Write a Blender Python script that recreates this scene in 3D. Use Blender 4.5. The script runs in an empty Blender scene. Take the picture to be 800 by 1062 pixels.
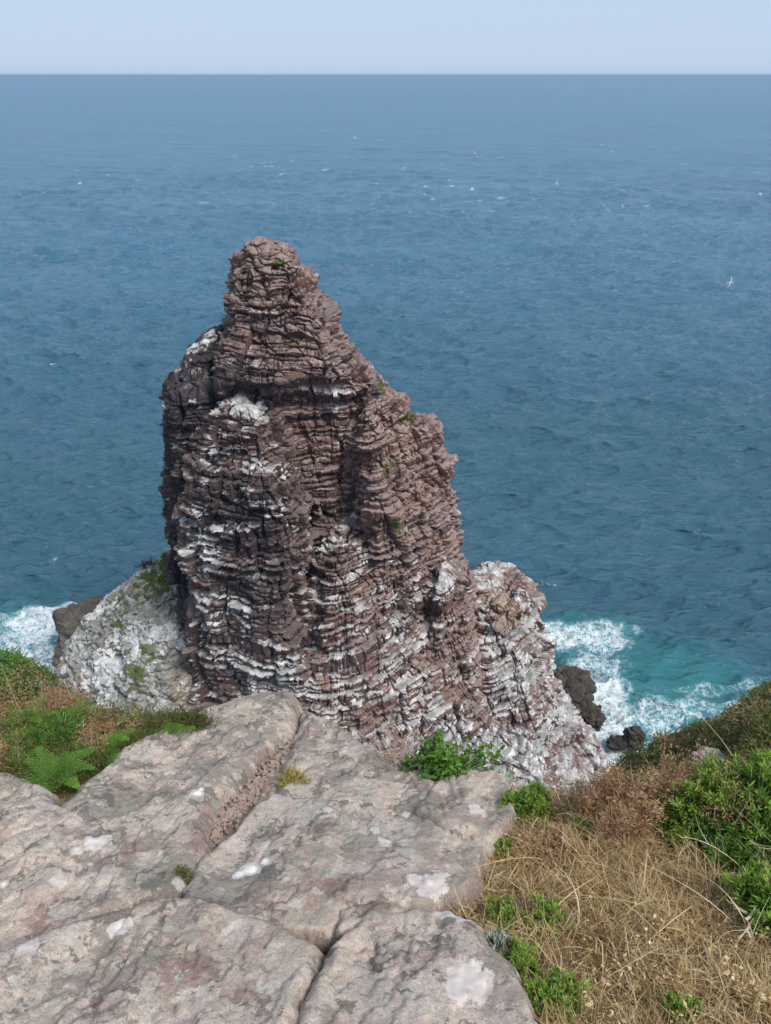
import bpy, math, random
import numpy as np
from concurrent.futures import ThreadPoolExecutor
random.seed(7); rng = np.random.default_rng(11)
C = bpy.context.scene.collection
R = math.radians

# ------------------------------------------------------------------ camera frame
ZC = 57.0                       # eye height above the sea
FPX = 802.0                     # focal length in pixels of the 800x1062 photograph
PITCH = math.atan(453.0/802.0)
CP, SP = math.cos(PITCH), math.sin(PITCH)

def at(px, py, y):
    """point seen at photo pixel (px,py) at horizontal distance y"""
    u = (px-400.0)/FPX; v = -(py-531.0)/FPX
    t = y/(CP+v*SP)
    return np.array((u*t, y, ZC+t*(v*CP-SP)))
def at_z(px, py, z):
    u = (px-400.0)/FPX; v = -(py-531.0)/FPX
    t = (z-ZC)/(v*CP-SP)
    return np.array((u*t, t*(CP+v*SP), z))

# ------------------------------------------------------------------ noise (numpy)
_PM = rng.permutation(65536).astype(np.int32)
def _h(ix, iy, iz, seed):
    ix = np.asarray(ix).astype(np.int32); iy = np.asarray(iy).astype(np.int32); iz = np.asarray(iz).astype(np.int32)
    a = _PM[(ix+seed*131) & 65535]
    a = _PM[(a+iy) & 65535]
    return _PM[(a+iz) & 65535]
def hrand(ix, iy, iz, seed=0):
    return (_h(ix, iy, iz, seed)*np.float32(1/65536.0)).astype(np.float32)
_G = rng.normal(size=(256, 3)); _G /= np.linalg.norm(_G, axis=1)[:, None]
_G = _G.astype(np.float32); _GX, _GY, _GZ = (np.ascontiguousarray(_G[:, k]) for k in range(3))
def perlin(x, y, z, seed=0):
    x = np.asarray(x, np.float32); y = np.asarray(y, np.float32); z = np.asarray(z, np.float32)
    x, y, z = np.broadcast_arrays(x, y, z)
    xi, yi, zi = np.floor(x), np.floor(y), np.floor(z)
    xf, yf, zf = x-xi, y-yi, z-zi
    f = lambda t: t*t*t*(t*(t*6-15)+10)
    u, v, w = f(xf), f(yf), f(zf)
    xi = xi.astype(np.int32); yi = yi.astype(np.int32); zi = zi.astype(np.int32)
    out = np.zeros(x.shape, np.float32)
    for dx in (0, 1):
        a = _PM[(xi+dx+seed*131) & 65535]; wu = u if dx else 1-u
        for dy in (0, 1):
            b = _PM[(a+yi+dy) & 65535]; wv = wu*(v if dy else 1-v); gxy = (xf-dx, yf-dy)
            for dz in (0, 1):
                g = _PM[(b+zi+dz) & 65535] & 255
                out += (_GX[g]*gxy[0]+_GY[g]*gxy[1]+_GZ[g]*(zf-dz))*(wv*(w if dz else 1-w))
    return out*np.float32(1.6)
def fbm(x, y, z, oct=4, seed=0, gain=.5):
    a, s, tot = 1.0, 1.0, 0
    for k in range(oct):
        tot = tot + a*perlin(x*s, y*s, z*s, seed+k*17)
        a *= gain; s *= 2.03
    return tot
def worley2(x, y, lay, seed=0):
    """2D cells per integer layer: (cell random, F2-F1)"""
    xi, yi = np.floor(x), np.floor(y)
    f1 = np.full(x.shape, 9.0); f2 = np.full(x.shape, 9.0); idv = np.zeros(x.shape)
    for dx in (-1, 0, 1):
        for dy in (-1, 0, 1):
            cx, cy = xi+dx, yi+dy
            jx = hrand(cx, cy, lay, seed); jy = hrand(cx, cy, lay, seed+5)
            d = np.hypot(cx+jx-x, cy+jy-y)
            idr = hrand(cx, cy, lay, seed+9)
            m = d < f1
            f2 = np.where(m, f1, np.minimum(f2, d)); idv = np.where(m, idr, idv); f1 = np.where(m, d, f1)
    return idv, f2-f1
def worley3(x, y, z, seed=0):
    xi, yi, zi = np.floor(x), np.floor(y), np.floor(z)
    f1 = np.full(x.shape, 9.0); f2 = np.full(x.shape, 9.0); idv = np.zeros(x.shape)
    for dx in (-1, 0, 1):
        for dy in (-1, 0, 1):
            for dz in (-1, 0, 1):
                cx, cy, cz = xi+dx, yi+dy, zi+dz
                d = np.sqrt((cx+hrand(cx, cy, cz, seed)-x)**2+(cy+hrand(cx, cy, cz, seed+3)-y)**2+(cz+hrand(cx, cy, cz, seed+7)-z)**2)
                idr = hrand(cx, cy, cz, seed+9)
                m = d < f1
                f2 = np.where(m, f1, np.minimum(f2, d)); idv = np.where(m, idr, idv); f1 = np.where(m, d, f1)
    return idv, f2-f1, f1
def sstep(a, b, x):
    t = np.clip((x-a)/(b-a), 0, 1); return t*t*(3-2*t)

# ------------------------------------------------------------------ mesh output
def mesh_obj(name, V, F, mat, parent=None, attrs=None, smooth=False, cattr=None):
    me = bpy.data.meshes.new(name)
    V = np.ascontiguousarray(V, np.float32); F = np.ascontiguousarray(F, np.int32)
    n, k = F.shape
    me.vertices.add(len(V)); me.vertices.foreach_set('co', V.ravel())
    me.loops.add(n*k); me.loops.foreach_set('vertex_index', F.ravel())
    me.polygons.add(n); me.polygons.foreach_set('loop_start', np.arange(0, n*k, k, dtype=np.int32))
    me.polygons.foreach_set('loop_total', np.full(n, k, np.int32))
    me.polygons.foreach_set('use_smooth', np.full(n, smooth, bool))
    for nm, a in (attrs or {}).items():
        at_ = me.attributes.new(nm, 'FLOAT', 'POINT'); at_.data.foreach_set('value', np.ascontiguousarray(a, np.float32).ravel())
    me.update(calc_edges=True); me.validate()
    if mat: me.materials.append(mat)
    o = bpy.data.objects.new(name, me); C.objects.link(o)
    if parent: o.parent = parent
    return o
def empty(name, loc=(0, 0, 0)):
    o = bpy.data.objects.new(name, None); o.location = loc; C.objects.link(o); return o
def tag(o, label=None, cat=None, group=None, kind=None):
    if label: o['label'] = label
    if cat: o['category'] = cat
    if group: o['group'] = group
    if kind: o['kind'] = kind
    return o
def put(o, parent):
    """parent keeping world coordinates (parents are unrotated empties)"""
    o.parent = parent; o.location = -np.array(parent.location) ; return o
def grid_faces(nr, nc, wrap=False):
    i = np.arange(nr-1)[:, None]; j = np.arange(nc if wrap else nc-1)[None, :]
    j2 = (j+1) % nc
    return np.stack([i*nc+j, i*nc+j2, (i+1)*nc+j2, (i+1)*nc+j], -1).reshape(-1, 4)
def grid_normals(P):
    """P (nr,nc,3) -> normals"""
    a = np.gradient(P, axis=0); b = np.gradient(P, axis=1)
    n = np.cross(b, a); n /= np.maximum(np.linalg.norm(n, axis=-1, keepdims=True), 1e-9)
    return n

# ------------------------------------------------------------------ node helper
class NT:
    def __init__(s, name):
        s.m = bpy.data.materials.new(name); s.m.use_nodes = True
        s.t = s.m.node_tree; s.n = s.t.nodes
        s.b = s.n['Principled BSDF']; s.out = s.n['Material Output']
        s._co = None
    def new(s, typ, **kw):
        nd = s.n.new(typ)
        for k, v in kw.items(): setattr(nd, k, v)
        return nd
    def link(s, a, b): s.t.links.new(a, b)
    def val(s, sock, v):
        if hasattr(v, 'node'): s.link(v, sock)
        elif isinstance(v, (tuple, list)) and len(v) == 3 and sock.type == 'RGBA': sock.default_value = (*v, 1)
        else: sock.default_value = v
    def co(s):
        if s._co is None: s._co = s.new('ShaderNodeNewGeometry').outputs['Position']
        return s._co
    def mapped(s, scale=(1, 1, 1), rot=(0, 0, 0)):
        nd = s.new('ShaderNodeMapping'); s.link(s.co(), nd.inputs[0]); nd.inputs['Scale'].default_value = scale; nd.inputs['Rotation'].default_value = rot
        return nd.outputs[0]
    def noise(s, scale, detail=4, rough=.55, vec=None, dist=0):
        nd = s.new('ShaderNodeTexNoise'); s.link(vec or s.co(), nd.inputs['Vector'])
        nd.inputs['Scale'].default_value = scale; nd.inputs['Detail'].default_value = detail
        nd.inputs['Roughness'].default_value = rough; nd.inputs['Distortion'].default_value = dist
        return nd.outputs['Fac']
    def vor(s, scale, feat='F1', vec=None, out='Distance', rnd=1):
        nd = s.new('ShaderNodeTexVoronoi', feature=feat); s.link(vec or s.co(), nd.inputs['Vector'])
        nd.inputs['Scale'].default_value = scale; nd.inputs['Randomness'].default_value = rnd
        return nd.outputs[out]
    def attr(s, name):
        return s.new('ShaderNodeAttribute', attribute_name=name).outputs['Fac']
    def math(s, op, a, b=0.0, c=0.0, clamp=False):
        nd = s.new('ShaderNodeMath', operation=op, use_clamp=clamp)
        s.val(nd.inputs[0], a); s.val(nd.inputs[1], b); s.val(nd.inputs[2], c); return nd.outputs[0]
    def ss(s, x, a, b, lo=0.0, hi=1.0):
        nd = s.new('ShaderNodeMapRange', interpolation_type='SMOOTHSTEP')
        s.val(nd.inputs[0], x); nd.inputs[1].default_value = a; nd.inputs[2].default_value = b; nd.inputs[3].default_value = lo; nd.inputs[4].default_value = hi
        return nd.outputs[0]
    def mix(s, f, a, b, typ='MIX'):
        nd = s.new('ShaderNodeMix', data_type='RGBA', blend_type=typ)
        s.val(nd.inputs[0], f); s.val(nd.inputs[6], a); s.val(nd.inputs[7], b); return nd.outputs[2]
    def ramp(s, f, stops):
        nd = s.new('ShaderNodeValToRGB'); s.link(f, nd.inputs[0]); cr = nd.color_ramp
        while len(cr.elements) > 1: cr.elements.remove(cr.elements[-1])
        cr.elements[0].position = stops[0][0]; cr.elements[0].color = (*stops[0][1], 1)
        for p, c in stops[1:]:
            e = cr.elements.new(p); e.color = (*c, 1)
        return nd.outputs[0]
    def bump(s, h, strength=.5, dist=.1, nrm=None):
        nd = s.new('ShaderNodeBump'); s.link(h, nd.inputs['Height']); nd.inputs['Strength'].default_value = strength; nd.inputs['Distance'].default_value = dist
        if nrm: s.link(nrm, nd.inputs['Normal'])
        return nd.outputs[0]
    def done(s, color=None, rough=None, normal=None, spec=None):
        if color is not None: s.val(s.b.inputs['Base Color'], color)
        if rough is not None: s.val(s.b.inputs['Roughness'], rough)
        if normal is not None: s.link(normal, s.b.inputs['Normal'])
        if spec is not None: s.val(s.b.inputs['Specular IOR Level'], spec)
        return s.m

# ------------------------------------------------------------------ camera, sky, sun
cam = bpy.data.cameras.new('camera'); co = bpy.data.objects.new('camera', cam); C.objects.link(co)
co.location = (0, 0, ZC); co.rotation_euler = (math.pi/2-PITCH, 0, 0)
cam.sensor_fit = 'VERTICAL'; cam.sensor_height = 36.0; cam.lens = 36.0*FPX/1062.0
cam.clip_start = .05; cam.clip_end = 200000
S = bpy.context.scene; S.camera = co
SUN_EL, SUN_AZ = R(54), R(132)          # azimuth clockwise from +Y: from the right and a little behind
w = bpy.data.worlds.new('World'); S.world = w; w.use_nodes = True
wn = w.node_tree.nodes; bg = wn['Background']
sky = wn.new('ShaderNodeTexSky'); sky.sky_type = 'NISHITA'; sky.sun_disc = False
sky.sun_elevation = SUN_EL; sky.sun_rotation = SUN_AZ
sky.air_density = 1.0; sky.dust_density = 1.2; sky.ozone_density = 1.4; sky.altitude = 60
# thin high overcast: part of the blue is washed out to a pale grey-blue veil
hs = wn.new('ShaderNodeMix'); hs.data_type = 'RGBA'; hs.inputs[0].default_value = .94
hs.inputs[7].default_value = (3.62, 4.50, 5.75, 1)
w.node_tree.links.new(sky.outputs[0], hs.inputs[6]); w.node_tree.links.new(hs.outputs[2], bg.inputs[0])
bg.inputs[1].default_value = .097
sl = bpy.data.lights.new('sun', 'SUN'); sl.energy = 2.7; sl.angle = R(22); sl.color = (1, .965, .91)
so = bpy.data.objects.new('sun', sl); C.objects.link(so)
so.rotation_euler = (math.pi/2-SUN_EL, 0, math.pi-SUN_AZ)
so.location = (20, -20, 90)
S.view_settings.view_transform = 'Standard'; S.view_settings.look = 'None'; S.view_settings.gamma = 1
S.view_settings.exposure = 0.62
S.render.engine = 'CYCLES'; S.cycles.max_bounces = 5; S.cycles.diffuse_bounces = 3; S.cycles.use_denoising = True
S.cycles.caustics_reflective = False; S.cycles.caustics_refractive = False
# ------------------------------------------------------------------ the sea stack
# bedding: an irregular sequence of thin and thick beds, each split into laminae
_t = []; _l = []; _z = -12.0
while _z < 60:
    thick = rng.random() < .35
    for _ in range(rng.integers(1, 3) if thick else rng.integers(2, 6)):
        h_ = rng.uniform(.55, 1.05) if thick else rng.uniform(.2, .45)
        n_ = 1 if (thick and rng.random() < .45) else max(1, int(h_/rng.uniform(.11, .2)))
        cuts = np.sort(rng.uniform(.12, .88, n_-1))
        _l += [_z+h_*c_ for c_ in cuts]+[_z+h_]
        _z += h_; _t.append(_z)
BEDS = np.array(_t, np.float32); LAMS = np.array(_l, np.float32)
BED_OFF = rng.normal(0, .20, len(BEDS)+2).astype(np.float32); LAM_OFF = rng.normal(0, .13, len(LAMS)+2).astype(np.float32)
def bedding(x, y, z, tilt):
    return z - tilt[0]*x - tilt[1]*(y-50) + .55*perlin(x/9, y/9, z/9, 3) + .10*perlin(x/2.5, y/2.5, z/3, 4) + .025*perlin(x/.6, y/.6, z/.6, 5)

def rock_strata(P, tilt=(-.05, .02), amp=1.0):
    """outward displacement of a bedded, jointed cliff at points P; also bed and block tones"""
    x, y, z = (P[..., k].astype(np.float32) for k in range(3))
    s = bedding(x, y, z, tilt)
    b = np.searchsorted(BEDS, s); l = np.searchsorted(LAMS, s)
    lo = BEDS[np.clip(b-1, 0, len(BEDS)-1)]; hi = BEDS[np.clip(b, 0, len(BEDS)-1)]
    dl = np.minimum(s-lo, hi-s); th = np.maximum(hi-lo, .1)
    off = BED_OFF[b]*(.42+1.3*perlin(x/2.6, y/2.6, z/5, 21))
    sc = np.where(th > .5, .6, .85)
    wx, wy = x+.3*perlin(x, y, z*.7, 33), y+.3*perlin(x, y, z*.7, 34)
    idv, edge = worley2(wx*sc, wy*sc, b, 2)
    idl, edgel = worley2(wx*1.5, wy*1.5, l+500, 6)
    idv2, edge2 = worley2(wx*.36, wy*.36, np.floor((s+1.2*perlin(x/5, y/5, z/5, 38))/4.2).astype(np.int32), 8)       # big joint blocks over several beds
    idv3, edge3 = worley2(wx*.85+.2*perlin(x/2, y/2, z/2, 36), wy*.85, np.floor((s+.4*perlin(x/3, y/3, z/3, 37))/1.15).astype(np.int32)+90, 18)
    idv4, edge4 = worley2(wx*.8+.35*perlin(x/3, y/3, z/6, 43), wy*.8, np.floor((z+2.5*perlin(x/4, y/4, z/4, 44))/6.5).astype(np.int32)+300, 23)
    rough = fbm(x/1.1, y/1.1, z/.7, 4, 41)
    d = amp*(off*.66 + LAM_OFF[l]*1.0 + (idv-.5)*.30 + (idl-.5)*.15 + (idv3-.5)*.46 + (idv4-.5)*.42 - .13*np.exp(-edge4/.035) + (idv2-.5)*.95 - .12*np.exp(-edge3/.03) - .15*np.exp(-dl/.03)*(.5+.8*np.clip(.5+perlin(x/2, y/2, z/2, 39), 0, 1)) - .08*np.exp(-edge/.03) - .36*np.exp(-edge2/.04)
             + .07*rough)
    d = d + .65*amp*perlin(x/6, y/6, z/10, 51) + .22*amp*perlin(x/2.6, y/2.6, z/4.5, 52) - .12
    return d, hrand(b, b*0, b*0, 77), .55*idv+.45*idl

def rock_rough(P, amp=1.0):
    x, y, z = P[..., 0], P[..., 1], P[..., 2]
    idv, edge, f1 = worley3(x/1.25, y/1.25, z/.75, 12)
    idv2, edge2, f12 = worley3(x/.5, y/.5, z/.32, 14)
    d = amp*(.30*(.6-f1)+.22*(.5-f12)+.25*(idv-.5)+.16*(idv2-.5)+.6*fbm(x/2.6, y/2.6, z/1.8, 5, 61, .6)+1.0*perlin(x/8, y/8, z/8, 62)-.12*np.exp(-edge/.06))
    return d, idv2, idv

def column(name, spec, parent, mat, mode='strata', tilt=(-.05, .02), amp=1.0, rot=0.0, sup=2.6, dz=.05, da=.064, tones=None, zmin=-1.5, wob=.12, seed=0):
    """spec rows: photo y, left x, right x of the outline at horizontal distance yc, half depth"""
    rows = []
    for (py, xl, xr, yc, hd) in spec:
        a, b = at(xl, py, yc), at(xr, py, yc)
        rows.append(((a[2]+b[2])/2, (a[0]+b[0])/2, (b[0]-a[0])/2, yc, hd))
    rows.sort(key=lambda r: r[0]); rows = np.array(rows)
    top = rows[-1].copy(); top[0] += .25*min(top[2], top[4])+.05; top[2] = .01; top[4] = .01
    rows = np.vstack([rows, top])
    zb = max(zmin, rows[0, 0])
    # rows spaced evenly along the profile, so that wide ledges get as many points as cliffs
    zf = np.linspace(zb, rows[-1, 0], 4000)
    prof = [np.interp(zf, rows[:, 0], rows[:, k]) for k in (1, 2, 3, 4)]
    ker = np.hanning(41); ker /= ker.sum()
    prof = [np.convolve(np.pad(p_, 20, mode='edge'), ker, mode='valid') for p_ in prof]
    sl_ = np.hypot(np.diff(zf), .8*np.maximum(np.abs(np.diff(prof[1]-prof[0])), np.abs(np.diff(prof[3]-prof[2]))))
    al = np.concatenate([[0], np.cumsum(sl_)]); nz = int(al[-1]/dz)
    pick = np.interp(np.linspace(0, al[-1], nz), al, np.arange(4000))
    zz = np.interp(pick, np.arange(4000), zf)
    cx, hw, cy, hd = (np.interp(pick, np.arange(4000), p_) for p_ in prof)
    cut = nz//2+int(np.argmax(hw[nz//2:] < .06)) if (hw[nz//2:] < .06).any() else nz-1     # close the top, no spike
    zz, cx, hw, cy, hd = (a_[:cut+1].copy() for a_ in (zz, cx, hw, cy, hd)); nz = cut+1; hw[-1] = hd[-1] = .002; zz[-1] = zz[-2]+.01
    per = 2.2*(np.percentile(hw, 80)+np.percentile(hd, 80))
    nf = max(60, int(per/da)); nb = nf//4
    th = np.concatenate([np.linspace(-math.pi-.35, .35, nf, endpoint=False), np.linspace(.35, math.pi-.35, nb, endpoint=False)])
    T, Z = np.meshgrid(th, zz)
    ct, st = np.cos(th-rot), np.sin(th-rot)
    rad = (np.abs(ct)**sup+np.abs(st)**sup)**(-1/sup)
    lx, ly = ct*rad, st*rad
    ux, uy = lx*math.cos(rot)-ly*math.sin(rot), lx*math.sin(rot)+ly*math.cos(rot)
    ux, uy = ux/np.abs(ux).max(), uy/np.abs(uy).max()
    k = 1+wob*perlin(np.cos(T)*1.7+seed*9.1, np.sin(T)*1.7, Z/7, 71+seed)
    X = cx[:, None]+ux*hw[:, None]*k; Y = cy[:, None]+uy*hd[:, None]*k
    P = np.stack([X, Y, Z], -1)
    # outward normal of the smooth form
    Pw = np.concatenate([P[:, -3:], P, P[:, :3]], 1)
    n2 = grid_normals(Pw)[:, 3:-3]
    rr_ = np.stack([X-cx[:, None], Y-cy[:, None], 0*X+.3], -1)
    n2 *= np.sign((n2*rr_).sum(-1, keepdims=True)+1e-9)
    rr_[..., 2] = 0; rr_ /= np.maximum(np.linalg.norm(rr_, axis=-1, keepdims=True), .05)
    n2 = n2*np.array((1, 1, .8))+.25*rr_*(1-np.abs(n2[..., 2:3])); n2 /= np.maximum(np.linalg.norm(n2, axis=-1, keepdims=True), 1e-6)
    D, bed, blk = (rock_strata(P, tilt, amp) if mode == 'strata' else rock_rough(P, amp))
    flat = sstep(.5, .95, n2[..., 2])
    w3_, e3_, _f = worley3(X/.9, Y/.9, Z/.9, 93)
    D = D*(1-.1*flat)+flat*(.34*fbm(X/1.1, Y/1.1, Z/1.1, 4, 91)+.45*(w3_-.5)-.15*np.exp(-e3_/.06))
    small = np.clip(np.minimum(hw, hd)/2.5, 0, 1)[:, None]
    P2 = P+n2*(D*small)[..., None]
    P2[..., 2] += .10*perlin(X/.6, Y/.6, Z/.5, 81)
    N = grid_normals(P2)
    # wide normal: the ledge a point lies on
    N2 = N.copy()
    for _ in range(3):
        N2[1:-1] = (N2[:-2]+N2[1:-1]+N2[2:])/3
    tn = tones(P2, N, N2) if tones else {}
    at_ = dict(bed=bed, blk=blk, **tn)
    nr, nc = T.shape
    return (P2, T.shape, at_)
def finish(name, parent, mat, res):
    P2, (nr, nc), at_ = res
    o = mesh_obj(name, P2.reshape(-1, 3), grid_faces(nr, nc, True), mat, None, {k_: v.ravel() for k_, v in at_.items()})
    put(o, parent)
    return o

def blob(P, px, py, y, r, soft=.75):
    c = at(px, py, y); d = np.linalg.norm((P-c)/np.array(r if hasattr(r, '__len__') else (r, r, r)), axis=-1)
    d = d+.38*fbm(P[..., 0]/1.6, P[..., 1]/1.6, P[..., 2]/1.0, 3, 131)
    return 1-sstep(1-soft, 1.0+soft*.5, d)

def stack_tones(gu=.0, gbase=None, dark=0.0, blobs=(), dblobs=(), ochre=(), green=(), mottled=0.0):
    def f(P, N, N2):
        x, y, z = P[..., 0], P[..., 1], P[..., 2]
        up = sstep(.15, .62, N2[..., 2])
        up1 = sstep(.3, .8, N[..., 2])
        low = 1-sstep(6, 24, z)
        m = (gu+.30*low)*(.65+.75*perlin(x/4, y/4, z/3, 105))
        for b in blobs: m = np.maximum(m, blob(P, *b[:4])*b[4]*(.75+.5*perlin(x/1.2, y/1.2, z/1.2, 113)))
        nz1 = fbm(x/2.2, y/2.2, z/1.2, 4, 101); nz2 = fbm(x/.5, y/.5, z/.35, 3, 103)
        u_ = np.maximum(up, up1*.9)
        g = u_*sstep(.70-.95*m, 1.05-.95*m, .5+.55*nz1+.3*nz2)*np.clip(.55+.5*m, 0, 1)
        # streaks run down below the ledges
        stq = fbm(x/.34, y/.34, z/5, 4, 107); wide = sstep(-.3, .4, perlin(x/3, y/3, z/4, 109))
        streak = sstep(-.05, .5, stq)*wide*np.clip(m*.75+.24, 0, .9)*(1-up)
        base = (gbase or 0)*sstep(-.5, .5, nz1*1.0+nz2*.6+.35*up)
        base = np.maximum(base, .62*(1-sstep(4, 18, z))*np.clip(gu*2.2, 0, 1)*sstep(-.45, .5, nz1+.5*nz2+.3*up))
        g = np.clip(np.maximum(np.maximum(g, streak*.78), base), 0, 1)
        dk = dark+0*x
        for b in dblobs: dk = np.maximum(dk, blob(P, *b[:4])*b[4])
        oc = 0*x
        for b in ochre: oc = np.maximum(oc, blob(P, *b[:4])*b[4])
        gr = 0*x
        for b in green: gr = np.maximum(gr, blob(P, *b[:4], )*b[4])
        gr = gr*sstep(-.1, .35, fbm(x/.9, y/.9, z/.7, 3, 111)+.3*up)
        return dict(guano=g, dark=dk, ochre=oc, green=gr, ledge=np.maximum(up1, .6*up))  # ledge: upward faces, mask for the painted highlights
    return f

# stack rock material
def make_stack_mat(name, c1, c2, c3, ledge=(.35, .272, .248)):
    m = NT(name)
    nb = m.noise(.9, 6, .6); nf = m.noise(6, 5, .65)
    lay = m.noise(2.2, 4, .6, m.mapped((.16, .16, 2.2)))
    base = m.mix(m.ss(nb, .35, .65), c1, c2)
    base = m.mix(m.ss(m.attr('bed'), .45, .95, 0, .75), base, c3)
    base = m.mix(m.ss(lay, .42, .66, 0, .45), base, (.035, .026, .026))
    v = m.math('ADD', m.math('MULTIPLY', m.attr('blk'), .55), m.math('MULTIPLY', nf, .9))
    vv = m.ss(v, .25, 1.1, .55, 1.42)
    cv = m.new('ShaderNodeCombineColor'); [m.link(vv, cv.inputs[k]) for k in range(3)]
    base = m.mix(1.0, base, cv.outputs[0], 'MULTIPLY')
    base = m.mix(m.math('MULTIPLY', m.ss(m.attr('ledge'), .2, .9), m.ss(m.noise(1.7, 5, .65), .3, .6, .2, .75)), base, ledge)  # upward faces lightened: lichen paleness plus ledge highlights put into the colour
    # black lichen and damp on the sheltered faces; also painted overhang shade
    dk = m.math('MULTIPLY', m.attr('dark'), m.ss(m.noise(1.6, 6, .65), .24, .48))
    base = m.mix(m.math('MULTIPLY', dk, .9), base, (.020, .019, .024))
    base = m.mix(m.math('MULTIPLY', m.attr('ochre'), m.ss(m.noise(2.5, 5, .65), .38, .6)), base, (.30, .21, .12))
    # grey-white bird lime, broken up at the small scale
    gn = m.math('ADD', m.attr('guano'), m.math('MULTIPLY', m.math('SUBTRACT', m.noise(3.6, 7, .78), .5), 1.5))
    gf = m.ss(gn, .18, .82)
    gc = m.mix(m.ss(m.noise(1.3, 5, .6), .35, .65), (.28, .277, .275), (.64, .63, .61))
    base = m.mix(m.math('MULTIPLY', gf, .94), base, gc)
    gv = m.mix(m.noise(5, 3), (.035, .065, .012), (.10, .12, .03))
    base = m.mix(m.ss(m.attr('green'), .25, .6), base, gv)
    h = m.math('ADD', m.noise(4, 6, .7), m.math('MULTIPLY', m.noise(14, 4, .7), .5))
    return m.done(base, .9, m.bump(h, .55, .16), .25)
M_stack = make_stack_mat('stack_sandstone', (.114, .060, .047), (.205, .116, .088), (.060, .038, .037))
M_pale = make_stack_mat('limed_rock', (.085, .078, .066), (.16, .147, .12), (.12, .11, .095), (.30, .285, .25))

stack = empty('sea_stack', tuple(at_z(320, 700, 0)))
tag(stack, 'tall red brown layered sandstone sea stack streaked with white bird lime', 'sea stack')
stackobjs = []
pool = ThreadPoolExecutor(4)
def col_(name, spec, **k): stackobjs.append((name, k['parent'], k['mat'], pool.submit(column, name, spec, **k)))
R_ = dict(mat=M_stack, parent=stack)
# summit tower and its core
col_('summit', [(248,263,277,57,1.0),(255,256,286,57,1.8),(266,243,300,57,2.8),(282,234,313,57,3.6),(302,232,334,56.8,4.6),(325,228,350,56.5,5.4),(345,218,354,56.2,6.2),
   (356,208,360,56,6.8),(368,202,374,56,7.3),(380,198,386,56,6.4),(398,196,392,56,5.1),(440,196,398,56,5.6),(520,200,425,56,6.2),(620,215,440,56,6.5),(760,200,450,56,7)], seed=1, sup=3.6, rot=R(20),
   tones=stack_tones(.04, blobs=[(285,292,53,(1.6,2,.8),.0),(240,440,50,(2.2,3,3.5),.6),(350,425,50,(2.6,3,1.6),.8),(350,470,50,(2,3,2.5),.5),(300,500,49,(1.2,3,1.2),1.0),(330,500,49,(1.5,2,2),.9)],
     dark=.12, dblobs=[(205,400,51,(4.5,7,5),1),(270,405,49,(7,4,.9),.75),(250,340,52,(5,5,6),.35),(280,560,49,(6,6,5),.9)], green=[(285,275,55,(.9,2,.6),1),(325,310,54,(.9,2,.8),.8),(305,355,52,(1,2,.5),.7)]), **R_)  # wide thin dark blob paints the shadow under the summit overhang
col_('buttress', [(346,212,230,56,2.5),(360,198,234,56,4),(388,184,240,55.5,5.4),(420,179,246,55.5,6),(450,181,246,55.5,6),(480,185,243,55.5,6),(540,184,240,55.5,6),(575,187,240,55.5,6),(640,203,250,55.5,6.3),(760,214,256,55.5,7)],
   seed=2, sup=4, rot=R(10), tones=stack_tones(.18, blobs=[(205,520,50,(1.5,3,1.2),.7),(215,560,50,(1.6,4,3),.75),(205,350,54,(2,3,1),.6)], dark=1.0), **R_)
col_('buttress', [(406,236,270,52,2.6),(414,226,288,51.8,3.8),(436,212,302,51.5,4.6),(470,206,312,51.2,5),(497,200,322,51,5.2),(503,192,330,51,5.4),(560,194,336,50.6,5.6),(600,198,338,50.2,5.8),(680,208,344,50,6.4),(760,214,350,49.6,7.4),(880,206,356,49,9)],
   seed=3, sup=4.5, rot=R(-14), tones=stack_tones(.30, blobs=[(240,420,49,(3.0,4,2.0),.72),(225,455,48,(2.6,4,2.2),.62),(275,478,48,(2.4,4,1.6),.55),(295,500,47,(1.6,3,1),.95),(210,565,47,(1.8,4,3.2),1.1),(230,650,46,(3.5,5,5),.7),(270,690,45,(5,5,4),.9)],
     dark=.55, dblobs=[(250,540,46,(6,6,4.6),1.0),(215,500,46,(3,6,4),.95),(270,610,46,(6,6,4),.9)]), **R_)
col_('buttress', [(374,366,382,56.5,1.6),(383,366,392,56.4,2.6),(396,362,400,56,3.6),(418,350,428,55.6,4.8),(438,342,450,55.2,5.6),(470,338,457,55,6.2),(500,338,468,54.8,6.6),(540,342,473,54.6,6.8),(580,352,477,54.4,7),(620,362,482,54,7),(700,372,492,54,7.6),(800,372,500,53,8.4)],
   seed=4, rot=R(38), sup=5, tilt=(.14, .07), tones=stack_tones(.04, blobs=[(345,490,50,(2.2,3,3),.8),(470,575,50,(1.2,3,2),.45),(430,600,49,(.8,3,4),.6)],
     green=[(405,490,49.5,(.7,2,1),1),(412,540,49,(.6,2,1.6),.8),(463,515,50,(.6,2,1.2),.9),(425,428,55,(1.0,3,.5),1),(400,405,54,(1.2,3,.6),.8),(455,590,50,(.6,2,1),.8)],
     ochre=[(440,470,50,(3,4,3),.35)]), **R_)
col_('buttress', [(536,340,396,52,2.2),(548,328,406,51.5,3.4),(566,316,414,51,4.2),(600,308,424,50,4.7),(650,294,440,49.7,5.6),(700,276,462,49.3,6.8),(760,295,452,48.8,7.2),(880,270,470,48,9)],
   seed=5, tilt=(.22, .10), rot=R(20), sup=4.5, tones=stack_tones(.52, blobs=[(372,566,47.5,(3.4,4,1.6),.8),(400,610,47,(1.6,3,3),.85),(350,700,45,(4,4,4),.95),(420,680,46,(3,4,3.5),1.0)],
     dblobs=[(330,600,46,(1.8,4,3),.7),(420,600,48,(1.2,5,5),.7)], ochre=[(380,610,46,(2,3,3),.2)]), **R_)
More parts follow.
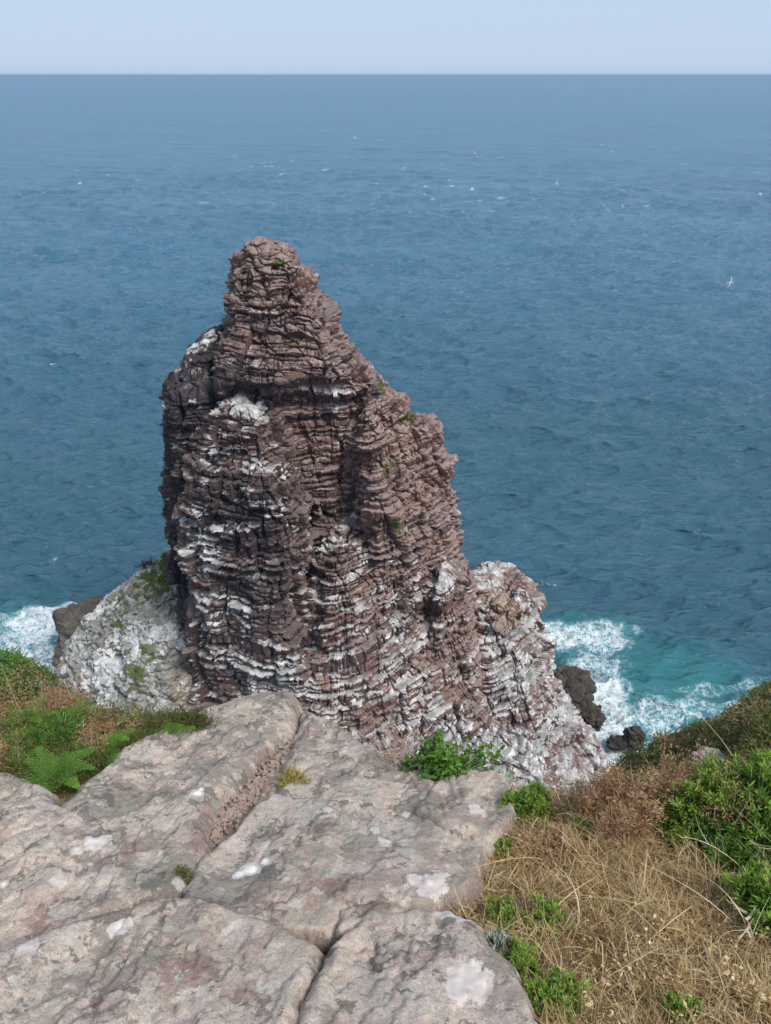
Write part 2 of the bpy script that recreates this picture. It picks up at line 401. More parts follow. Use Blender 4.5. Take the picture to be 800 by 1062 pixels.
col_('pinnacle', [(586,448,470,51.4,1.6),(600,438,484,51.2,2.8),(640,428,492,50.9,3.6),(690,412,500,50.4,4.6),(760,392,520,49.8,6),(860,380,540,49,7.5)], seed=6, tilt=(.22, .1), sup=4, rot=R(25),
   tones=stack_tones(.25, blobs=[(465,604,49,(2.5,3,2.4),.8),(445,690,47.5,(2.4,4,2.5),.8)], dblobs=[(430,640,49,(1,3,3),.6)]), **R_)
col_('shoulder', [(598,495,528,55,1.6),(606,484,544,54.8,3),(618,478,551,54.4,4.2),(650,466,559,53.8,5.2),(690,448,571,53.2,6.2),(720,436,584,52.8,7),(750,424,606,52.3,8),(790,404,632,51.6,9.2),(840,380,664,51,11)],
   seed=7, tilt=(.36, .12), sup=3, rot=R(32), tones=stack_tones(.78, gbase=.36, blobs=[(500,670,49,(3,4,4),1.1),(545,620,52,(1.2,3,1.5),.9),(580,760,46,(4,4,5),.9)],
     ochre=[(523,628,51,(1.9,3,2.2),.95),(505,680,48,(1.5,4,3),.5),(470,720,47,(3,4,2),.45)], green=[(487,605,53,(.9,2,.6),1),(490,640,52,(.5,2,.6),.6)]), **R_)
col_('apron', [(676,350,420,49.5,1.6),(700,330,450,49.2,3),(725,312,500,48.8,4.6),(760,296,556,48.2,6.2),(800,280,606,47.5,7.6),(860,255,650,46.5,9.5)],
   seed=8, tilt=(.40, .16), sup=2.6, rot=R(30), tones=stack_tones(.92, gbase=.42, blobs=[(350,720,43,(6,5,5),1.1)],
     ochre=[(430,720,44,(4,4,2.5),.45)], dblobs=[(480,760,42,(4,4,3),.35)]), **R_)
col_('limed_slope', [(560,186,236,57.5,2.0),(575,166,250,57.2,3.8),(600,138,270,56.4,6.6),(622,112,290,55.9,8.6),(645,88,306,55.3,10.4),(668,70,318,54.8,12),(700,62,338,54.1,13.8),(735,60,346,53.3,15.2),(790,52,340,53,15.5)],
   seed=9, mode='rough', amp=.66, sup=1.35, wob=.06, mat=M_pale, parent=stack,
   tones=stack_tones(.5, gbase=.47, blobs=[(90,690,47,(3,5,4),.9)], green=[(145,600,54,(3.4,5,2.2),.85),(110,640,52,(2.8,4,2.0),.65),(140,690,47,(3.4,4,4.5),.55),(175,650,48,(2.5,4,3),.4)],
     ochre=[(195,710,46,(1.3,3,2),.8),(120,690,46,(1.2,3,2),.45)], dblobs=[(85,680,48,(2,6,4),.55)]))
for nm, par, mt_, fu in stackobjs: finish(nm, par, mt_, fu.result())
# ------------------------------------------------------------------ the sea
def sea():
    na, nr = 1150, 1350
    ang = np.linspace(R(-52), R(52), na)
    dep = np.concatenate([np.linspace(R(54), R(3), 1120), np.geomspace(R(3), R(.10), 231)[1:]])
    r = ZC/np.tan(dep); r = np.append(r, [60000.0, 120000.0])
    A, Rr = np.meshgrid(ang, r)
    X = (np.sin(A)*Rr).astype(np.float32); Y = (np.cos(A)*Rr).astype(np.float32)
    cell = np.gradient(r)[:, None]+0*A
    Z = np.zeros_like(X); DX = Z.copy(); DY = Z.copy()
    g = np.random.default_rng(5)
    waves = []
    for k in range(110):
        L = 1.0*(16/1.0)**g.random()
        waves.append((L, g.normal(R(-96), R(24)), .0225*L**.82*(.6+.8*g.random())*(.5 if L > 10 else 1), g.random()*6.28, g.random(4)*6.28, g.uniform(.8, 1.3, 2)))
    for k in range(26):                                     # longer low swell, what one still sees far out
        L = 16*(75/16)**g.random()
        waves.append((L, g.normal(R(-96), R(20)), .0042*L*(.6+.8*g.random())*(16/L)**.25, g.random()*6.28, g.random(4)*6.28, g.uniform(.8, 1.3, 2)))
    f4 = lambda v: np.float32(v)
    def part(sl):
        Xs, Ys, cs = X[sl], Y[sl], cell[sl].astype(np.float32)
        Zs = np.zeros_like(Xs); Dx = Zs.copy(); Dy = Zs.copy()
        for L, th, amp, ph, e, q in waves:
            if cs.min()*2.6 > 2.2*L: continue
            kx, ky = math.cos(th)*2*math.pi/L, math.sin(th)*2*math.pi/L
            fade = np.clip(2.2-cs*f4(2.6/L), 0, 1)
            s1, s2 = f4(1.9/L*q[0]), f4(1.3/L*q[1])
            # wave groups: packets come and go
            env = f4(.62)+f4(.5)*np.sin(s1*Xs*f4(.8)+s2*Ys*f4(.6)+f4(e[0])+f4(1.3)*np.sin(s2*Xs*f4(.37)+f4(e[1])))*np.sin(s2*Ys-s1*Xs*f4(.45)+f4(e[2])+f4(1.1)*np.sin(s1*Ys*f4(.41)+f4(e[3])))
            p = f4(kx)*Xs+f4(ky)*Ys+f4(ph)
            a = f4(amp)*fade*env; c = a*np.cos(p)*f4(.8)
            Zs += a*np.sin(p); Dx += c*f4(math.cos(th)); Dy += c*f4(math.sin(th))
        return Zs, Dx, Dy
    step = 60
    res = list(pool.map(part, [slice(i, i+step) for i in range(0, len(r), step)]))
    Z, DX, DY = (np.concatenate([q[k] for q in res]) for k in range(3))
    sdev = Z[600:900].std()
    crest = Z/sdev
    P = np.stack([X+DX, Y+DY, Z], -1)
    # foam
    n1 = fbm(X/14, Y/9, X*0, 3, 301); n2 = fbm(X/1.6, Y/.9, X*0, 4, 303)
    caps = .7*sstep(1.9, 2.9, crest+.5*n2)*sstep(.2, .6, n1)
    far = sstep(150, 500, Rr)
    fl = sstep(.60, .86, fbm(X/9, Y/16, X*0+3, 3, 305, .7)+.35*fbm(X/90, Y/160, 0*X, 2, 306))*far*(1-.75*sstep(700, 3000, Rr))*.62
    caps = np.maximum(caps*(1-far), fl)
    def pb(px, py, rx, ry, rot=0):
        c = at_z(px, py, 0); dx, dy = X-c[0], Y-c[1]
        ca, sa = math.cos(rot), math.sin(rot)
        return np.hypot((dx*ca+dy*sa)/rx, (-dx*sa+dy*ca)/ry)
    warp = .28*fbm(X/5, Y/5, X*0, 4, 311)
    surf = np.zeros_like(X); teal = np.zeros_like(X)
    for (px, py, rx, ry, rot, s_) in [(583,664,4,3,-.2,.9),(610,664,5.5,2.6,0,.8),(640,660,4,1.6,0,.45),(618,690,4.5,3.5,0,.75),(622,722,4.2,4.2,.3,1.0),(640,752,5,4.5,0,1.05),(668,742,7,3.4,.1,.72),(704,734,7,2.6,.1,.6),(742,732,6,1.8,.1,.5),(640,800,8,7,0,1.1),
                              (44,650,6,3.6,.5,1.0),(25,668,7,4,.2,.85),(75,632,4,1.5,.6,.75),(60,700,9,9,0,1.0),(735,713,6,.8,0,.42),(780,710,4,.8,0,.42),(0,650,5,2,0,.4)]:
        if s_: surf = np.maximum(surf, s_*(1-sstep(.35, 1.15, pb(px, py, rx, ry, rot)+warp)))
    for (px, py, rx, ry, s_) in [(600,665,11,7,.8),(680,715,15,9,1.0),(640,750,13,10,.9),(740,725,12,6,.5),(690,770,14,8,.8),(35,660,15,9,.6)]:
        teal = np.maximum(teal, s_*(1-sstep(.3, 1.2, pb(px, py, rx, ry)+warp)))
    for (px, py, rx, ry, s_) in [(55,580,1.4,2.2,.5),(50,568,.9,1.6,.42),(572,608,3.6,1.1,.5),(598,627,1.6,.3,.5),(66,548,1,3,.4),(15,560,2,2,.4),(560,590,3,1.6,.3),(612,620,2,.5,.3),(20,140,14,9,.55),(95,157,9,5,.5),(57,131,10,5,.5),(123,131,9,5,.5),(388,136,8,6,.5),(540,101,10,9,.5),(555,150,6,4,.5),(728,149,14,5,.6),(618,166,5,3,.5),(445,136,5,4,.4),(463,118,5,5,.4),(425,152,4,3,.4),(645,140,5,4,.4),(605,100,8,9,.4)]:
        caps = np.maximum(caps, s_*(1-sstep(.2, 1.2, pb(px, py, rx, ry)+.5*n2)))
    P[..., 2] += .35*surf*fbm(X/1.1, Y/1.1, X*0, 3, 321)
    return mesh_obj('sea', P.reshape(-1, 3), grid_faces(len(r), na)[:, ::-1], M_sea, None, dict(surf=surf.ravel(), teal=teal.ravel(), caps=caps.ravel(), unres=(.05+.25*sstep(.2, 5, cell)).ravel()), smooth=True)

m = NT('sea_water')
wav = m.mapped((.42, 1.5, 1), (0, 0, R(6)))
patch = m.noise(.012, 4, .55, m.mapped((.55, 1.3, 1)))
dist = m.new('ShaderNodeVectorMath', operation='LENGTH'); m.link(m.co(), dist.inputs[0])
far_blue = m.ss(dist.outputs['Value'], 75, 330)         # green to blue with distance: aerial blueing put into the water colour
sea_body = m.mix(far_blue, m.mix(m.ss(patch, .35, .68), (.023, .090, .132), (.034, .112, .160)), m.mix(m.ss(patch, .35, .68), (.034, .122, .200), (.056, .156, .246)))
# turquoise patches of aerated water by the surf
tex = m.new('ShaderNodeTexCoord')
col = m.mix(m.attr('teal'), sea_body, (.025, .165, .190))
wv = m.new('ShaderNodeVectorMath', operation='ADD')
nz = m.new('ShaderNodeTexNoise'); m.link(m.co(), nz.inputs['Vector']); nz.inputs['Scale'].default_value = .55; nz.inputs['Detail'].default_value = 5
scl = m.new('ShaderNodeVectorMath', operation='SCALE'); m.link(nz.outputs['Color'], scl.inputs[0]); scl.inputs['Scale'].default_value = 2.6
m.link(m.co(), wv.inputs[0]); m.link(scl.outputs[0], wv.inputs[1])
rid1 = m.math('ABSOLUTE', m.math('SUBTRACT', m.noise(.55, 6, .62, wv.outputs[0]), .5))
rid2 = m.math('ABSOLUTE', m.math('SUBTRACT', m.noise(1.5, 5, .65, wv.outputs[0]), .5))
lace = m.math('MAXIMUM', m.ss(rid1, .0, .075, 1, 0), m.ss(rid2, 0, .085, .75, 0))
fo = m.math('ADD', m.math('MULTIPLY', m.attr('surf'), 1.05), m.math('MULTIPLY', m.math('SUBTRACT', lace, .55), .85))
fo = m.math('ADD', fo, m.math('MULTIPLY', m.math('SUBTRACT', m.noise(.5, 7, .7), .5), 1.3))
foam = m.math('MULTIPLY', m.ss(fo, .35, 1.25), m.ss(m.attr('surf'), .02, .25))
cp = m.math('ADD', m.attr('caps'), m.math('MULTIPLY', m.math('SUBTRACT', m.noise(1.6, 5, .75), .5), 1.2))
foam = m.math('MAXIMUM', foam, m.math('MULTIPLY', m.ss(cp, .45, .8, 0, .85), m.ss(m.attr('caps'), .02, .25)), clamp=True)
aer = m.math('MULTIPLY', m.ss(m.attr('surf'), .05, .9), .62)
col = m.mix(aer, col, (.10, .36, .40))
col = m.mix(foam, col, (.70, .74, .76))
h = m.math('ADD', m.math('MULTIPLY', m.noise(.75, 6, .66, wav), 1.0), m.math('MULTIPLY', m.noise(.26, 3, .6, wav), 1.8))
bp = m.bump(h, 1.0, 1.1)
rough = m.math('ADD', m.math('ADD', m.attr('unres'), m.math('MULTIPLY', m.ss(patch, .35, .65), .08)), m.math('MULTIPLY', foam, .7))
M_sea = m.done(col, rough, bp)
m.b.inputs['IOR'].default_value = 1.36; m.b.inputs['Specular IOR Level'].default_value = .8
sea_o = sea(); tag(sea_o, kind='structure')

# ------------------------------------------------------------------ sea air: far water fades to pale blue
hz = bpy.data.materials.new('sea_air'); hz.use_nodes = True
for n_ in list(hz.node_tree.nodes):
    if n_.type == 'BSDF_PRINCIPLED': hz.node_tree.nodes.remove(n_)
pv = hz.node_tree.nodes.new('ShaderNodeVolumePrincipled')
pv.inputs['Color'].default_value = (.38, .58, .80, 1); pv.inputs['Density'].default_value = .00013; pv.inputs['Anisotropy'].default_value = .1
hz.node_tree.links.new(pv.outputs[0], hz.node_tree.nodes['Material Output'].inputs['Volume'])
hb = 130000.0; hv = np.array([(x, y, z) for z in (-8.0, 62.0) for y in (-hb, hb) for x in (-hb, hb)])
tag(mesh_obj('haze', hv, np.array([(0,2,3,1),(4,5,7,6),(0,1,5,4),(2,6,7,3),(0,4,6,2),(1,3,7,5)]), hz), kind='stuff')
S.cycles.volume_bounces = 0
# ------------------------------------------------------------------ the cliff top under the camera
SL, C0 = .5, 1.2                                  # the outcrop falls away: z = ZC - C0 - SL*y
def on_plane(px, py, lift=0.0):
    u = (px-400.0)/FPX; v = -(py-531.0)/FPX
    t = (C0-lift)/(SP-v*CP-SL*(CP+v*SP))
    return np.array((u*t, t*(CP+v*SP), ZC+t*(v*CP-SP)))
def poly_sd(X, Y, poly):
    """signed distance, positive inside"""
    d = np.full(X.shape, 1e9); ins = np.zeros(X.shape, bool); n = len(poly)
    for i in range(n):
        x1, y1 = poly[i]; x2, y2 = poly[(i+1) % n]
        ex, ey = x2-x1, y2-y1
        t = np.clip(((X-x1)*ex+(Y-y1)*ey)/(ex*ex+ey*ey+1e-12), 0, 1)
        d = np.minimum(d, np.hypot(X-x1-t*ex, Y-y1-t*ey))
        c = ((y1 > Y) != (y2 > Y)) & (X < (x2-x1)*(Y-y1)/(y2-y1+1e-12)+x1)
        ins ^= c
    return np.where(ins, d, -d)

# crest of the cliff top, as seen
_cr = [on_plane(px, py)[:2] for px, py in [(-420,600),(-200,640),(0,694),(60,716),(130,752),(190,756),(300,752),(400,785),(500,806),(560,822),(640,812),(720,806),(800,806),(1000,800),(1300,800)]]
CRX = np.array([c[0] for c in _cr]); CRY = np.array([c[1] for c in _cr])
def ground_z(x, y):
    x = np.asarray(x, float); y = np.asarray(y, float)
    ye = np.interp(x, CRX, CRY)
    z = ZC-C0-SL*np.maximum(y, .75)
    z = z-.03+.035*perlin(x/.5, y/.5, 0*x, 401)+.018*perlin(x/.13, y/.13, 0*x, 402)
    over = np.maximum(y-ye, 0)
    z = z-1.6*over-6*np.maximum(over-.35, 0)
    # a dip in front of the right-hand bushes, a bank under the left-hand ones
    return np.maximum(z, -1.0)
gx = np.concatenate([np.linspace(-6, -1.8, 60), np.linspace(-1.78, 2.2, 330), np.linspace(2.22, 6, 50)])
gy = np.concatenate([np.linspace(-3, .4, 30), np.linspace(.41, 3.6, 280), np.linspace(3.65, 13, 160)])
GX, GY = np.meshgrid(gx, gy)
GZ = ground_z(GX, GY)
# bedrock takes the place of soil under the outcrop
for pp in ([(60,842),(95,812),(135,780),(185,752),(232,735),(272,726),(318,742),(378,778),(430,797),(455,812),(515,808),(528,826),(505,875),(478,925),(520,1000),(552,1130),(285,1130),(-80,1160),(-80,990),(-60,930),(-20,880),(30,865)],):
    GZ -= .10*sstep(.0, .05, poly_sd(GX, GY, [on_plane(a_, b_)[:2] for a_, b_ in pp]))
m = NT('turf_soil')
n1 = m.noise(9, 6, .65); n2 = m.noise(60, 4, .7)
colr = m.mix(m.ss(n1, .35, .65), (.20, .135, .070), (.13, .105, .055))
colr = m.mix(m.ss(n2, .4, .62), colr, (.27, .20, .115))
M_soil = m.done(colr, .95, m.bump(m.math('ADD', n2, n1), .8, .02), .1)
g_o = mesh_obj('ground', np.stack([GX, GY, GZ], -1).reshape(-1, 3), grid_faces(len(gy), len(gx)), M_soil, smooth=True); tag(g_o, kind='structure')

# weathered sandstone with lichens
WHITE = [(260,903,.045,1.0),(275,897,.03,1),(249,908,.03,1),(126,968,.045,.75),(62,917,.032,.7),(98,880,.05,.75),(82,887,.03,.8),(110,874,.03,.7),(207,833,.035,.9),(210,829,.02,1),(496,848,.055,.62),(448,926,.075,.62),(430,922,.04,.55),(485,1033,.085,.62),(462,960,.05,.6),(478,968,.035,.55),(340,850,.024,.6),(400,880,.04,.38),(388,868,.03,.3),(34,998,.04,.6),(5,920,.02,.8),(420,845,.03,.3)]
WH3 = [(on_plane(a, b), r, s_) for a, b, r, s_ in WHITE]
m = NT('lichened_sandstone')
n0 = m.noise(1.7, 5, .6); n1 = m.noise(5.5, 6, .62); n2 = m.noise(22, 6, .68); n3 = m.noise(90, 4, .7)
wp = m.new('ShaderNodeVectorMath', operation='ADD')
nzc = m.new('ShaderNodeTexNoise'); m.link(m.co(), nzc.inputs['Vector']); nzc.inputs['Scale'].default_value = 14; nzc.inputs['Detail'].default_value = 5; nzc.inputs['Roughness'].default_value = .65
sc_ = m.new('ShaderNodeVectorMath', operation='SCALE'); m.link(nzc.outputs['Color'], sc_.inputs[0]); sc_.inputs['Scale'].default_value = .11
m.link(m.co(), wp.inputs[0]); m.link(sc_.outputs[0], wp.inputs[1])
base = m.mix(m.ss(n0, .36, .64), (.392, .316, .262), (.468, .388, .330))
base = m.mix(m.ss(n1, .50, .58, 0, .6), base, (.245, .180, .155))
v1 = m.mapped((1, 1, 1), (.5, .3, .6)); v2 = m.mapped((1, 1, 1), (1.1, .7, .2))
# grey-brown film of lichen, ragged crisp-edged patches
base = m.mix(m.ss(m.noise(4.2, 9, .68, wp.outputs[0]), .505, .525, 0, .80), base, (.235, .203, .170))
base = m.mix(m.ss(m.noise(9, 9, .70, v1), .555, .575, 0, .78), base, (.135, .122, .104))
base = m.mix(m.ss(m.noise(7, 8, .66, v2), .60, .615, 0, .65), base, (.31, .285, .215))
base = m.mix(m.math('MULTIPLY', m.attr('bare'), m.ss(m.math('ADD', n1, m.math('MULTIPLY', n2, .4)), .55, .75)), base, (.235, .150, .130))
# rounded rosettes, pale grey and pinkish
n4 = m.noise(240, 3, .75)
def rosettes(scale, rad, thr, ca, cb):
    vc = m.vor(scale, 'F1', wp.outputs[0]); vid = m.vor(scale, 'F1', wp.outputs[0], 'Color')
    sep = m.new('ShaderNodeSeparateColor'); m.link(vid, sep.inputs[0])
    rr = m.math('ADD', vc, m.math('MULTIPLY', sep.outputs[2], .22))
    f = m.math('MULTIPLY', m.ss(rr, rad, rad+.03, 1, 0), m.ss(sep.outputs[0], thr, thr+.01))
    c = m.mix(sep.outputs[1], ca, cb)
    c = m.mix(m.ss(n2, .42, .62, 0, .7), c, m.mix(1.0, c, (.72, .71, .70), 'MULTIPLY'))
    return f, c
ros, rc = rosettes(7.5, .44, .44, (.46, .405, .350), (.50, .415, .355))
base = m.mix(m.math('MULTIPLY', ros, .82), base, rc)
ros2, rc2 = rosettes(17, .42, .52, (.50, .46, .40), (.33, .325, .26))
base = m.mix(m.math('MULTIPLY', ros2, .8), base, rc2)
ros3, rc3 = rosettes(38, .42, .72, (.48, .45, .40), (.12, .11, .095))
base = m.mix(m.math('MULTIPLY', ros3, .75), base, rc3)
base = m.mix(m.ss(n3, .45, .62, 0, .38), base, m.mix(1.0, base, (.55, .53, .52), 'MULTIPLY'))
gr_ = m.new('ShaderNodeCombineColor'); gv_ = m.ss(n4, .28, .72, .72, 1.22); [m.link(gv_, gr_.inputs[k_]) for k_ in range(3)]
base = m.mix(1.0, base, gr_.outputs[0], 'MULTIPLY')
base = m.mix(m.ss(m.noise(120, 4, .7, v1), .62, .68, 0, .7), base, (.085, .078, .068))
wt = m.math('ADD', m.attr('white'), m.math('MULTIPLY', m.math('SUBTRACT', m.noise(26, 6, .7), .5), 1.5))
wcol = m.mix(m.ss(m.noise(40, 5, .65), .35, .7), (.56, .505, .465), (.42, .375, .34))
wf = m.ss(wt, .46, .54)
base = m.mix(m.math('MULTIPLY', wf, .9), base, m.mix(m.ss(m.attr('white'), .75, .98), wcol, (.74, .72, .69)))
hh = m.math('ADD', m.math('MULTIPLY', n2, 1.0), m.math('MULTIPLY', n3, .45))
hh = m.math('ADD', m.math('ADD', hh, m.math('MULTIPLY', ros, .10)), m.math('MULTIPLY', n4, .22))
M_rock = m.done(base, .93, m.bump(hh, .6, .007), .15)

def slab(name, label, cat, poly, H=.10, w=.16, lift=0.0, dip=(0, 0), res=.0055, seed=0, drop=.35, rough=1.0, bare=(), group=None, pw=2.2):
    pts = np.array([on_plane(px, py, lift) for px, py in poly])
    pc = pts[:, :2]; c = pc.mean(0)
    x0, y0 = pc.min(0)-.14; x1, y1 = pc.max(0)+.14
    xs = np.arange(x0, x1, res); ys = np.arange(y0, y1, res)
    X, Y = np.meshgrid(xs, ys)
    d = poly_sd(X, Y, pc)
    d = d+.03+.022*perlin(X/.22, Y/.22, X*0+seed, 411)+.012*perlin(X/.07, Y/.07, X*0+seed, 412)+.006*perlin(X/.02, Y/.02, X*0+seed, 413)
    t = np.clip(d/w, 0, 1)
    h = H*(1-(1-t)**pw)
    h = h+np.where(d < 0, np.maximum(d*3.5, -drop), 0)
    a = sstep(-.02, .1, d)
    g0, g1 = on_plane(200, 925), on_plane(320, 750); dx, dy = (g1-g0)[:2]/np.linalg.norm((g1-g0)[:2])
    al, ac = X*dx+Y*dy, -X*dy+Y*dx                      # along and across the grain of the rock
    big = fbm(al/.8, ac/.40, X*0+seed*3.1, 2, 421)
    h = h+rough*a*(.034*big-.010*np.abs(perlin(al/.30, ac/.13, X*0+seed, 425)))
    # sheets that have flaked off leave low sharp steps
    q = fbm(al/.60, ac/.24, X*0+seed*1.7, 5, 441, .50)*3.2
    fq = np.floor(q); h = h+rough*a*.016*(fq+sstep(.90, 1.0, q-fq)+.25*(q-fq))
    q = fbm(al/.22, ac/.11, X*0+seed*2.7, 4, 445, .55)*2.6
    fq = np.floor(q); h = h+rough*a*.0035*(fq+sstep(.86, 1.0, q-fq))
    # hairline cracks, pits and grain
    cr = np.abs(perlin(al/.7, ac/.35, X*0+seed*.9, 451)+.12*fbm(X/.06, Y/.06, X*0, 3, 452)); h = h-a*.016*np.exp(-cr/.018)*sstep(-.1, .3, perlin(X/.4, Y/.4, X*0+seed, 453))
    h = h+rough*a*((.0032*fbm(X/.035, Y/.035, X*0+seed, 4, 431, .6))-.004*np.maximum(perlin(X/.03, Y/.03, X*0+seed, 433)-.35, 0)*3)
    Z = ZC-C0-SL*Y+lift+h+dip[0]*(X-c[0])+dip[1]*(Y-c[1])-H*.5
    P = np.stack([X, Y, Z], -1)
    wh = np.zeros_like(X)
    for p_, r_, s_ in WH3:
        dd = np.hypot(X-p_[0], (Y-p_[1])*.85)/r_
        wh = np.maximum(wh, (1-sstep(.15, 1.15, dd))*(.50+.5*s_))
    br = .8*(1-sstep(-.02, .03, d))
    for (px, py, r_) in bare:
        p_ = on_plane(px, py); br = np.maximum(br, .75-.75*sstep(.2, 1.2, np.hypot(X-p_[0], Y-p_[1])/r_))
    keep = d > -.11
    F = grid_faces(len(ys), len(xs))
    F = F[keep.ravel()[F].all(1)]
    used = np.unique(F); mp = np.full(X.size, -1); mp[used] = np.arange(len(used))
    base = np.array((c[0], c[1], ZC-C0-SL*c[1]+lift))
    o = mesh_obj(name, P.reshape(-1, 3)[used]-base, mp[F], M_rock, None, dict(white=wh.ravel()[used], bare=br.ravel()[used]), smooth=True)
    o.location = base; tag(o, label, cat, group)
    return o
slab('rock_slab', 'large lichened sandstone slab sloping down beside the red gravel gully', 'rock slab',
     [(60,842),(95,812),(135,780),(185,752),(232,735),(272,726),(300,727),(309,740),(292,760),(266,785),(240,812),(216,838),(204,862),(196,890),(186,920),(150,930),(100,945),(40,975),(-20,990),(-60,930),(-20,880),(30,865)],
     H=.05, w=.045, pw=2.2, seed=1, rough=.8, dip=(.02, .02), bare=[(235,850,.12),(220,880,.09),(130,890,.1),(50,950,.12)])
slab('rock_slab', 'broad flat sandstone slab bearing the brightest white splash, right of the gully', 'rock slab',
     [(192,934),(203,908),(226,884),(256,855),(290,827),(322,800),(340,788),(356,776),(392,780),(430,797),(452,809),(450,818),(436,842),(470,860),(505,868),(492,893),(478,925),(432,944),(395,940),(355,945),(338,968),(300,965),(250,948)],
     H=.055, w=.035, pw=2.2, seed=2, rough=.6, dip=(.0, 0), bare=[(330,930,.1),(280,940,.1),(345,870,.06)])
slab('rock_block', 'squarish pale sandstone block at the cliff edge with a round white lichen spot', 'rock',
     [(452,816),(470,806),(500,802),(520,808),(531,826),(524,848),(508,872),(470,866),(438,846),(444,830)], H=.085, w=.04, pw=2.2, seed=3, rough=.7, lift=.0)
slab('rock_boulder', 'rounded sandstone boulder by the dry grass with a large white lichen rosette', 'boulder',
     [(298,1120),(318,1062),(322,1030),(340,1000),(362,972),(392,955),(432,950),(462,954),(492,968),(515,996),(534,1030),(545,1065),(552,1130)], H=.085, w=.05, seed=4, rough=.65, lift=.02, pw=2.8)
slab('rock_slab', 'knobbly dark patched sandstone slab nearest the camera, below the gully slab', 'rock slab',
     [(-80,990),(-20,1002),(40,985),(105,955),(155,938),(200,934),(250,955),(300,972),(330,984),(322,1010),(305,1045),(285,1130),(100,1160),(-80,1160)], H=.055, w=.04, pw=2.2, seed=5, lift=.02, rough=.85, bare=[(190,1020,.1),(90,1050,.1),(260,1040,.08)])
slab('rock_boulder', 'low sandstone boulder at the foot of the bright green fern', 'boulder',
     [(-60,815),(-20,804),(15,806),(45,822),(62,845),(50,862),(10,872),(-40,880)], H=.08, w=.05, seed=6)
slab('rock_ledge', 'broken reddish rock ledge closing the top end of the gully', 'rock',
     [(318,742),(338,752),(362,762),(378,778),(362,788),(338,792),(318,800),(300,806),(300,780),(312,760)], H=.09, w=.07, seed=7, lift=-.01, bare=[(325,770,.08),(318,790,.08)])
slab('rock_wedge', 'small wedge of sandstone jammed behind the rounded boulder', 'rock',
     [(352,968),(356,948),(372,940),(396,940),(416,948),(408,960),(380,966)], H=.07, w=.05, seed=8, lift=.01, bare=[(385,950,.05)])
# the gully floor: bare red rock, loose chips
slab('gully_floor', 'bare dusty red strip of bedrock between two slabs', 'rock',
     [(322,748),(330,800),(300,825),(262,858),(225,890),(200,925),(180,925),(200,885),(230,840),(262,800),(298,760)], H=.03, w=.1, seed=9, lift=-.045, rough=.6, bare=[(300,770,.2),(280,800,.2),(250,840,.2),(215,890,.2)])
def chips(n):
    V = []; F = []; k = 0
    base = np.array([(-1,-1,-1),(1,-1,-1),(1,1,-1),(-1,1,-1),(-1,-1,1),(1,-1,1),(1,1,1),(-1,1,1)], float)
    fc = np.array([(0,3,2,1),(4,5,6,7),(0,1,5,4),(1,2,6,5),(2,3,7,6),(3,0,4,7)])
    for i in range(n):
        t = random.random()
        px = 310+(214-310)*t+random.gauss(0, 6); py = 765+(872-765)*t+random.gauss(0, 4)
        p = on_plane(px, py, -.022+random.uniform(-.016, .006))
        s = random.choice((.003, .004, .0045, .005, .006, .0075, .011))*random.uniform(.7, 1.3)
        v = base*np.array((1, random.uniform(.6, 1), random.uniform(.35, .7)))*s
        v[4:, :2] *= random.uniform(.5, .85)
        v += rng.normal(0, s*.18, v.shape)
        a, b = random.uniform(0, 6.28), random.gauss(0, .35)
        ca, sa, cb, sb = math.cos(a), math.sin(a), math.cos(b), math.sin(b)
        v = v@np.array([(ca, sa, 0), (-sa, ca, 0), (0, 0, 1)])@np.array([(1, 0, 0), (0, cb, sb), (0, -sb, cb)])
        V.append(v+p); F.append(fc+k); k += 8
    return np.concatenate(V), np.concatenate(F)
m = NT('red_chips'); M_chip = m.done(m.mix(m.noise(30, 3), (.17, .115, .095), (.36, .275, .23)), .9)
V, F = chips(900); tag(mesh_obj('gravel', V, F, M_chip), 'loose red stone chips lying in the gully', 'gravel', kind='stuff')
# ------------------------------------------------------------------ vegetation
def leafmat(name, stops, rough=.6, trans=.25):
    m = NT(name)
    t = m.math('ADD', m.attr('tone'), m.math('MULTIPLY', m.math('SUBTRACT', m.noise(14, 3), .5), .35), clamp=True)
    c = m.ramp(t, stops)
    m.done(c, rough, None, .25)
    tr = m.new('ShaderNodeBsdfTranslucent'); m.link(c, tr.inputs[0])
    mx = m.new('ShaderNodeMixShader'); mx.inputs[0].default_value = trans
    m.link(m.b.outputs[0], mx.inputs[1]); m.link(tr.outputs[0], mx.inputs[2]); m.link(mx.outputs[0], m.out.inputs[0])
    return m.m
M_straw = leafmat('straw', [(0, (.16, .10, .045)), (.35, (.34, .225, .10)), (.7, (.51, .37, .19)), (1, (.68, .55, .35))], .6, .15)
M_green = leafmat('gorse_green', [(0, (.020, .046, .008)), (.35, (.066, .150, .017)), (.7, (.155, .285, .034)), (1, (.28, .40, .07))])
M_dark = leafmat('dark_leaf', [(0, (.016, .038, .008)), (.5, (.048, .122, .018)), (1, (.115, .230, .034))])
M_olive = leafmat('heath_olive', [(0, (.036, .040, .012)), (.4, (.085, .110, .026)), (.7, (.15, .145, .045)), (1, (.28, .21, .10))])
M_fern = leafmat('fern_green', [(0, (.030, .085, .010)), (.5, (.085, .20, .022)), (1, (.20, .34, .055))], .5, .35)
M_brown = leafmat('dead_frond', [(0, (.15, .078, .038)), (.5, (.35, .205, .11)), (1, (.55, .38, .23))], .8, .15)
M_grey = leafmat('silver_leaf', [(0, (.10, .13, .10)), (.5, (.20, .25, .20)), (1, (.33, .39, .33))], .8, .1)
M_twig = leafmat('dry_twig', [(0, (.16, .12, .085)), (.6, (.34, .27, .20)), (1, (.55, .47, .37))], .9, 0)
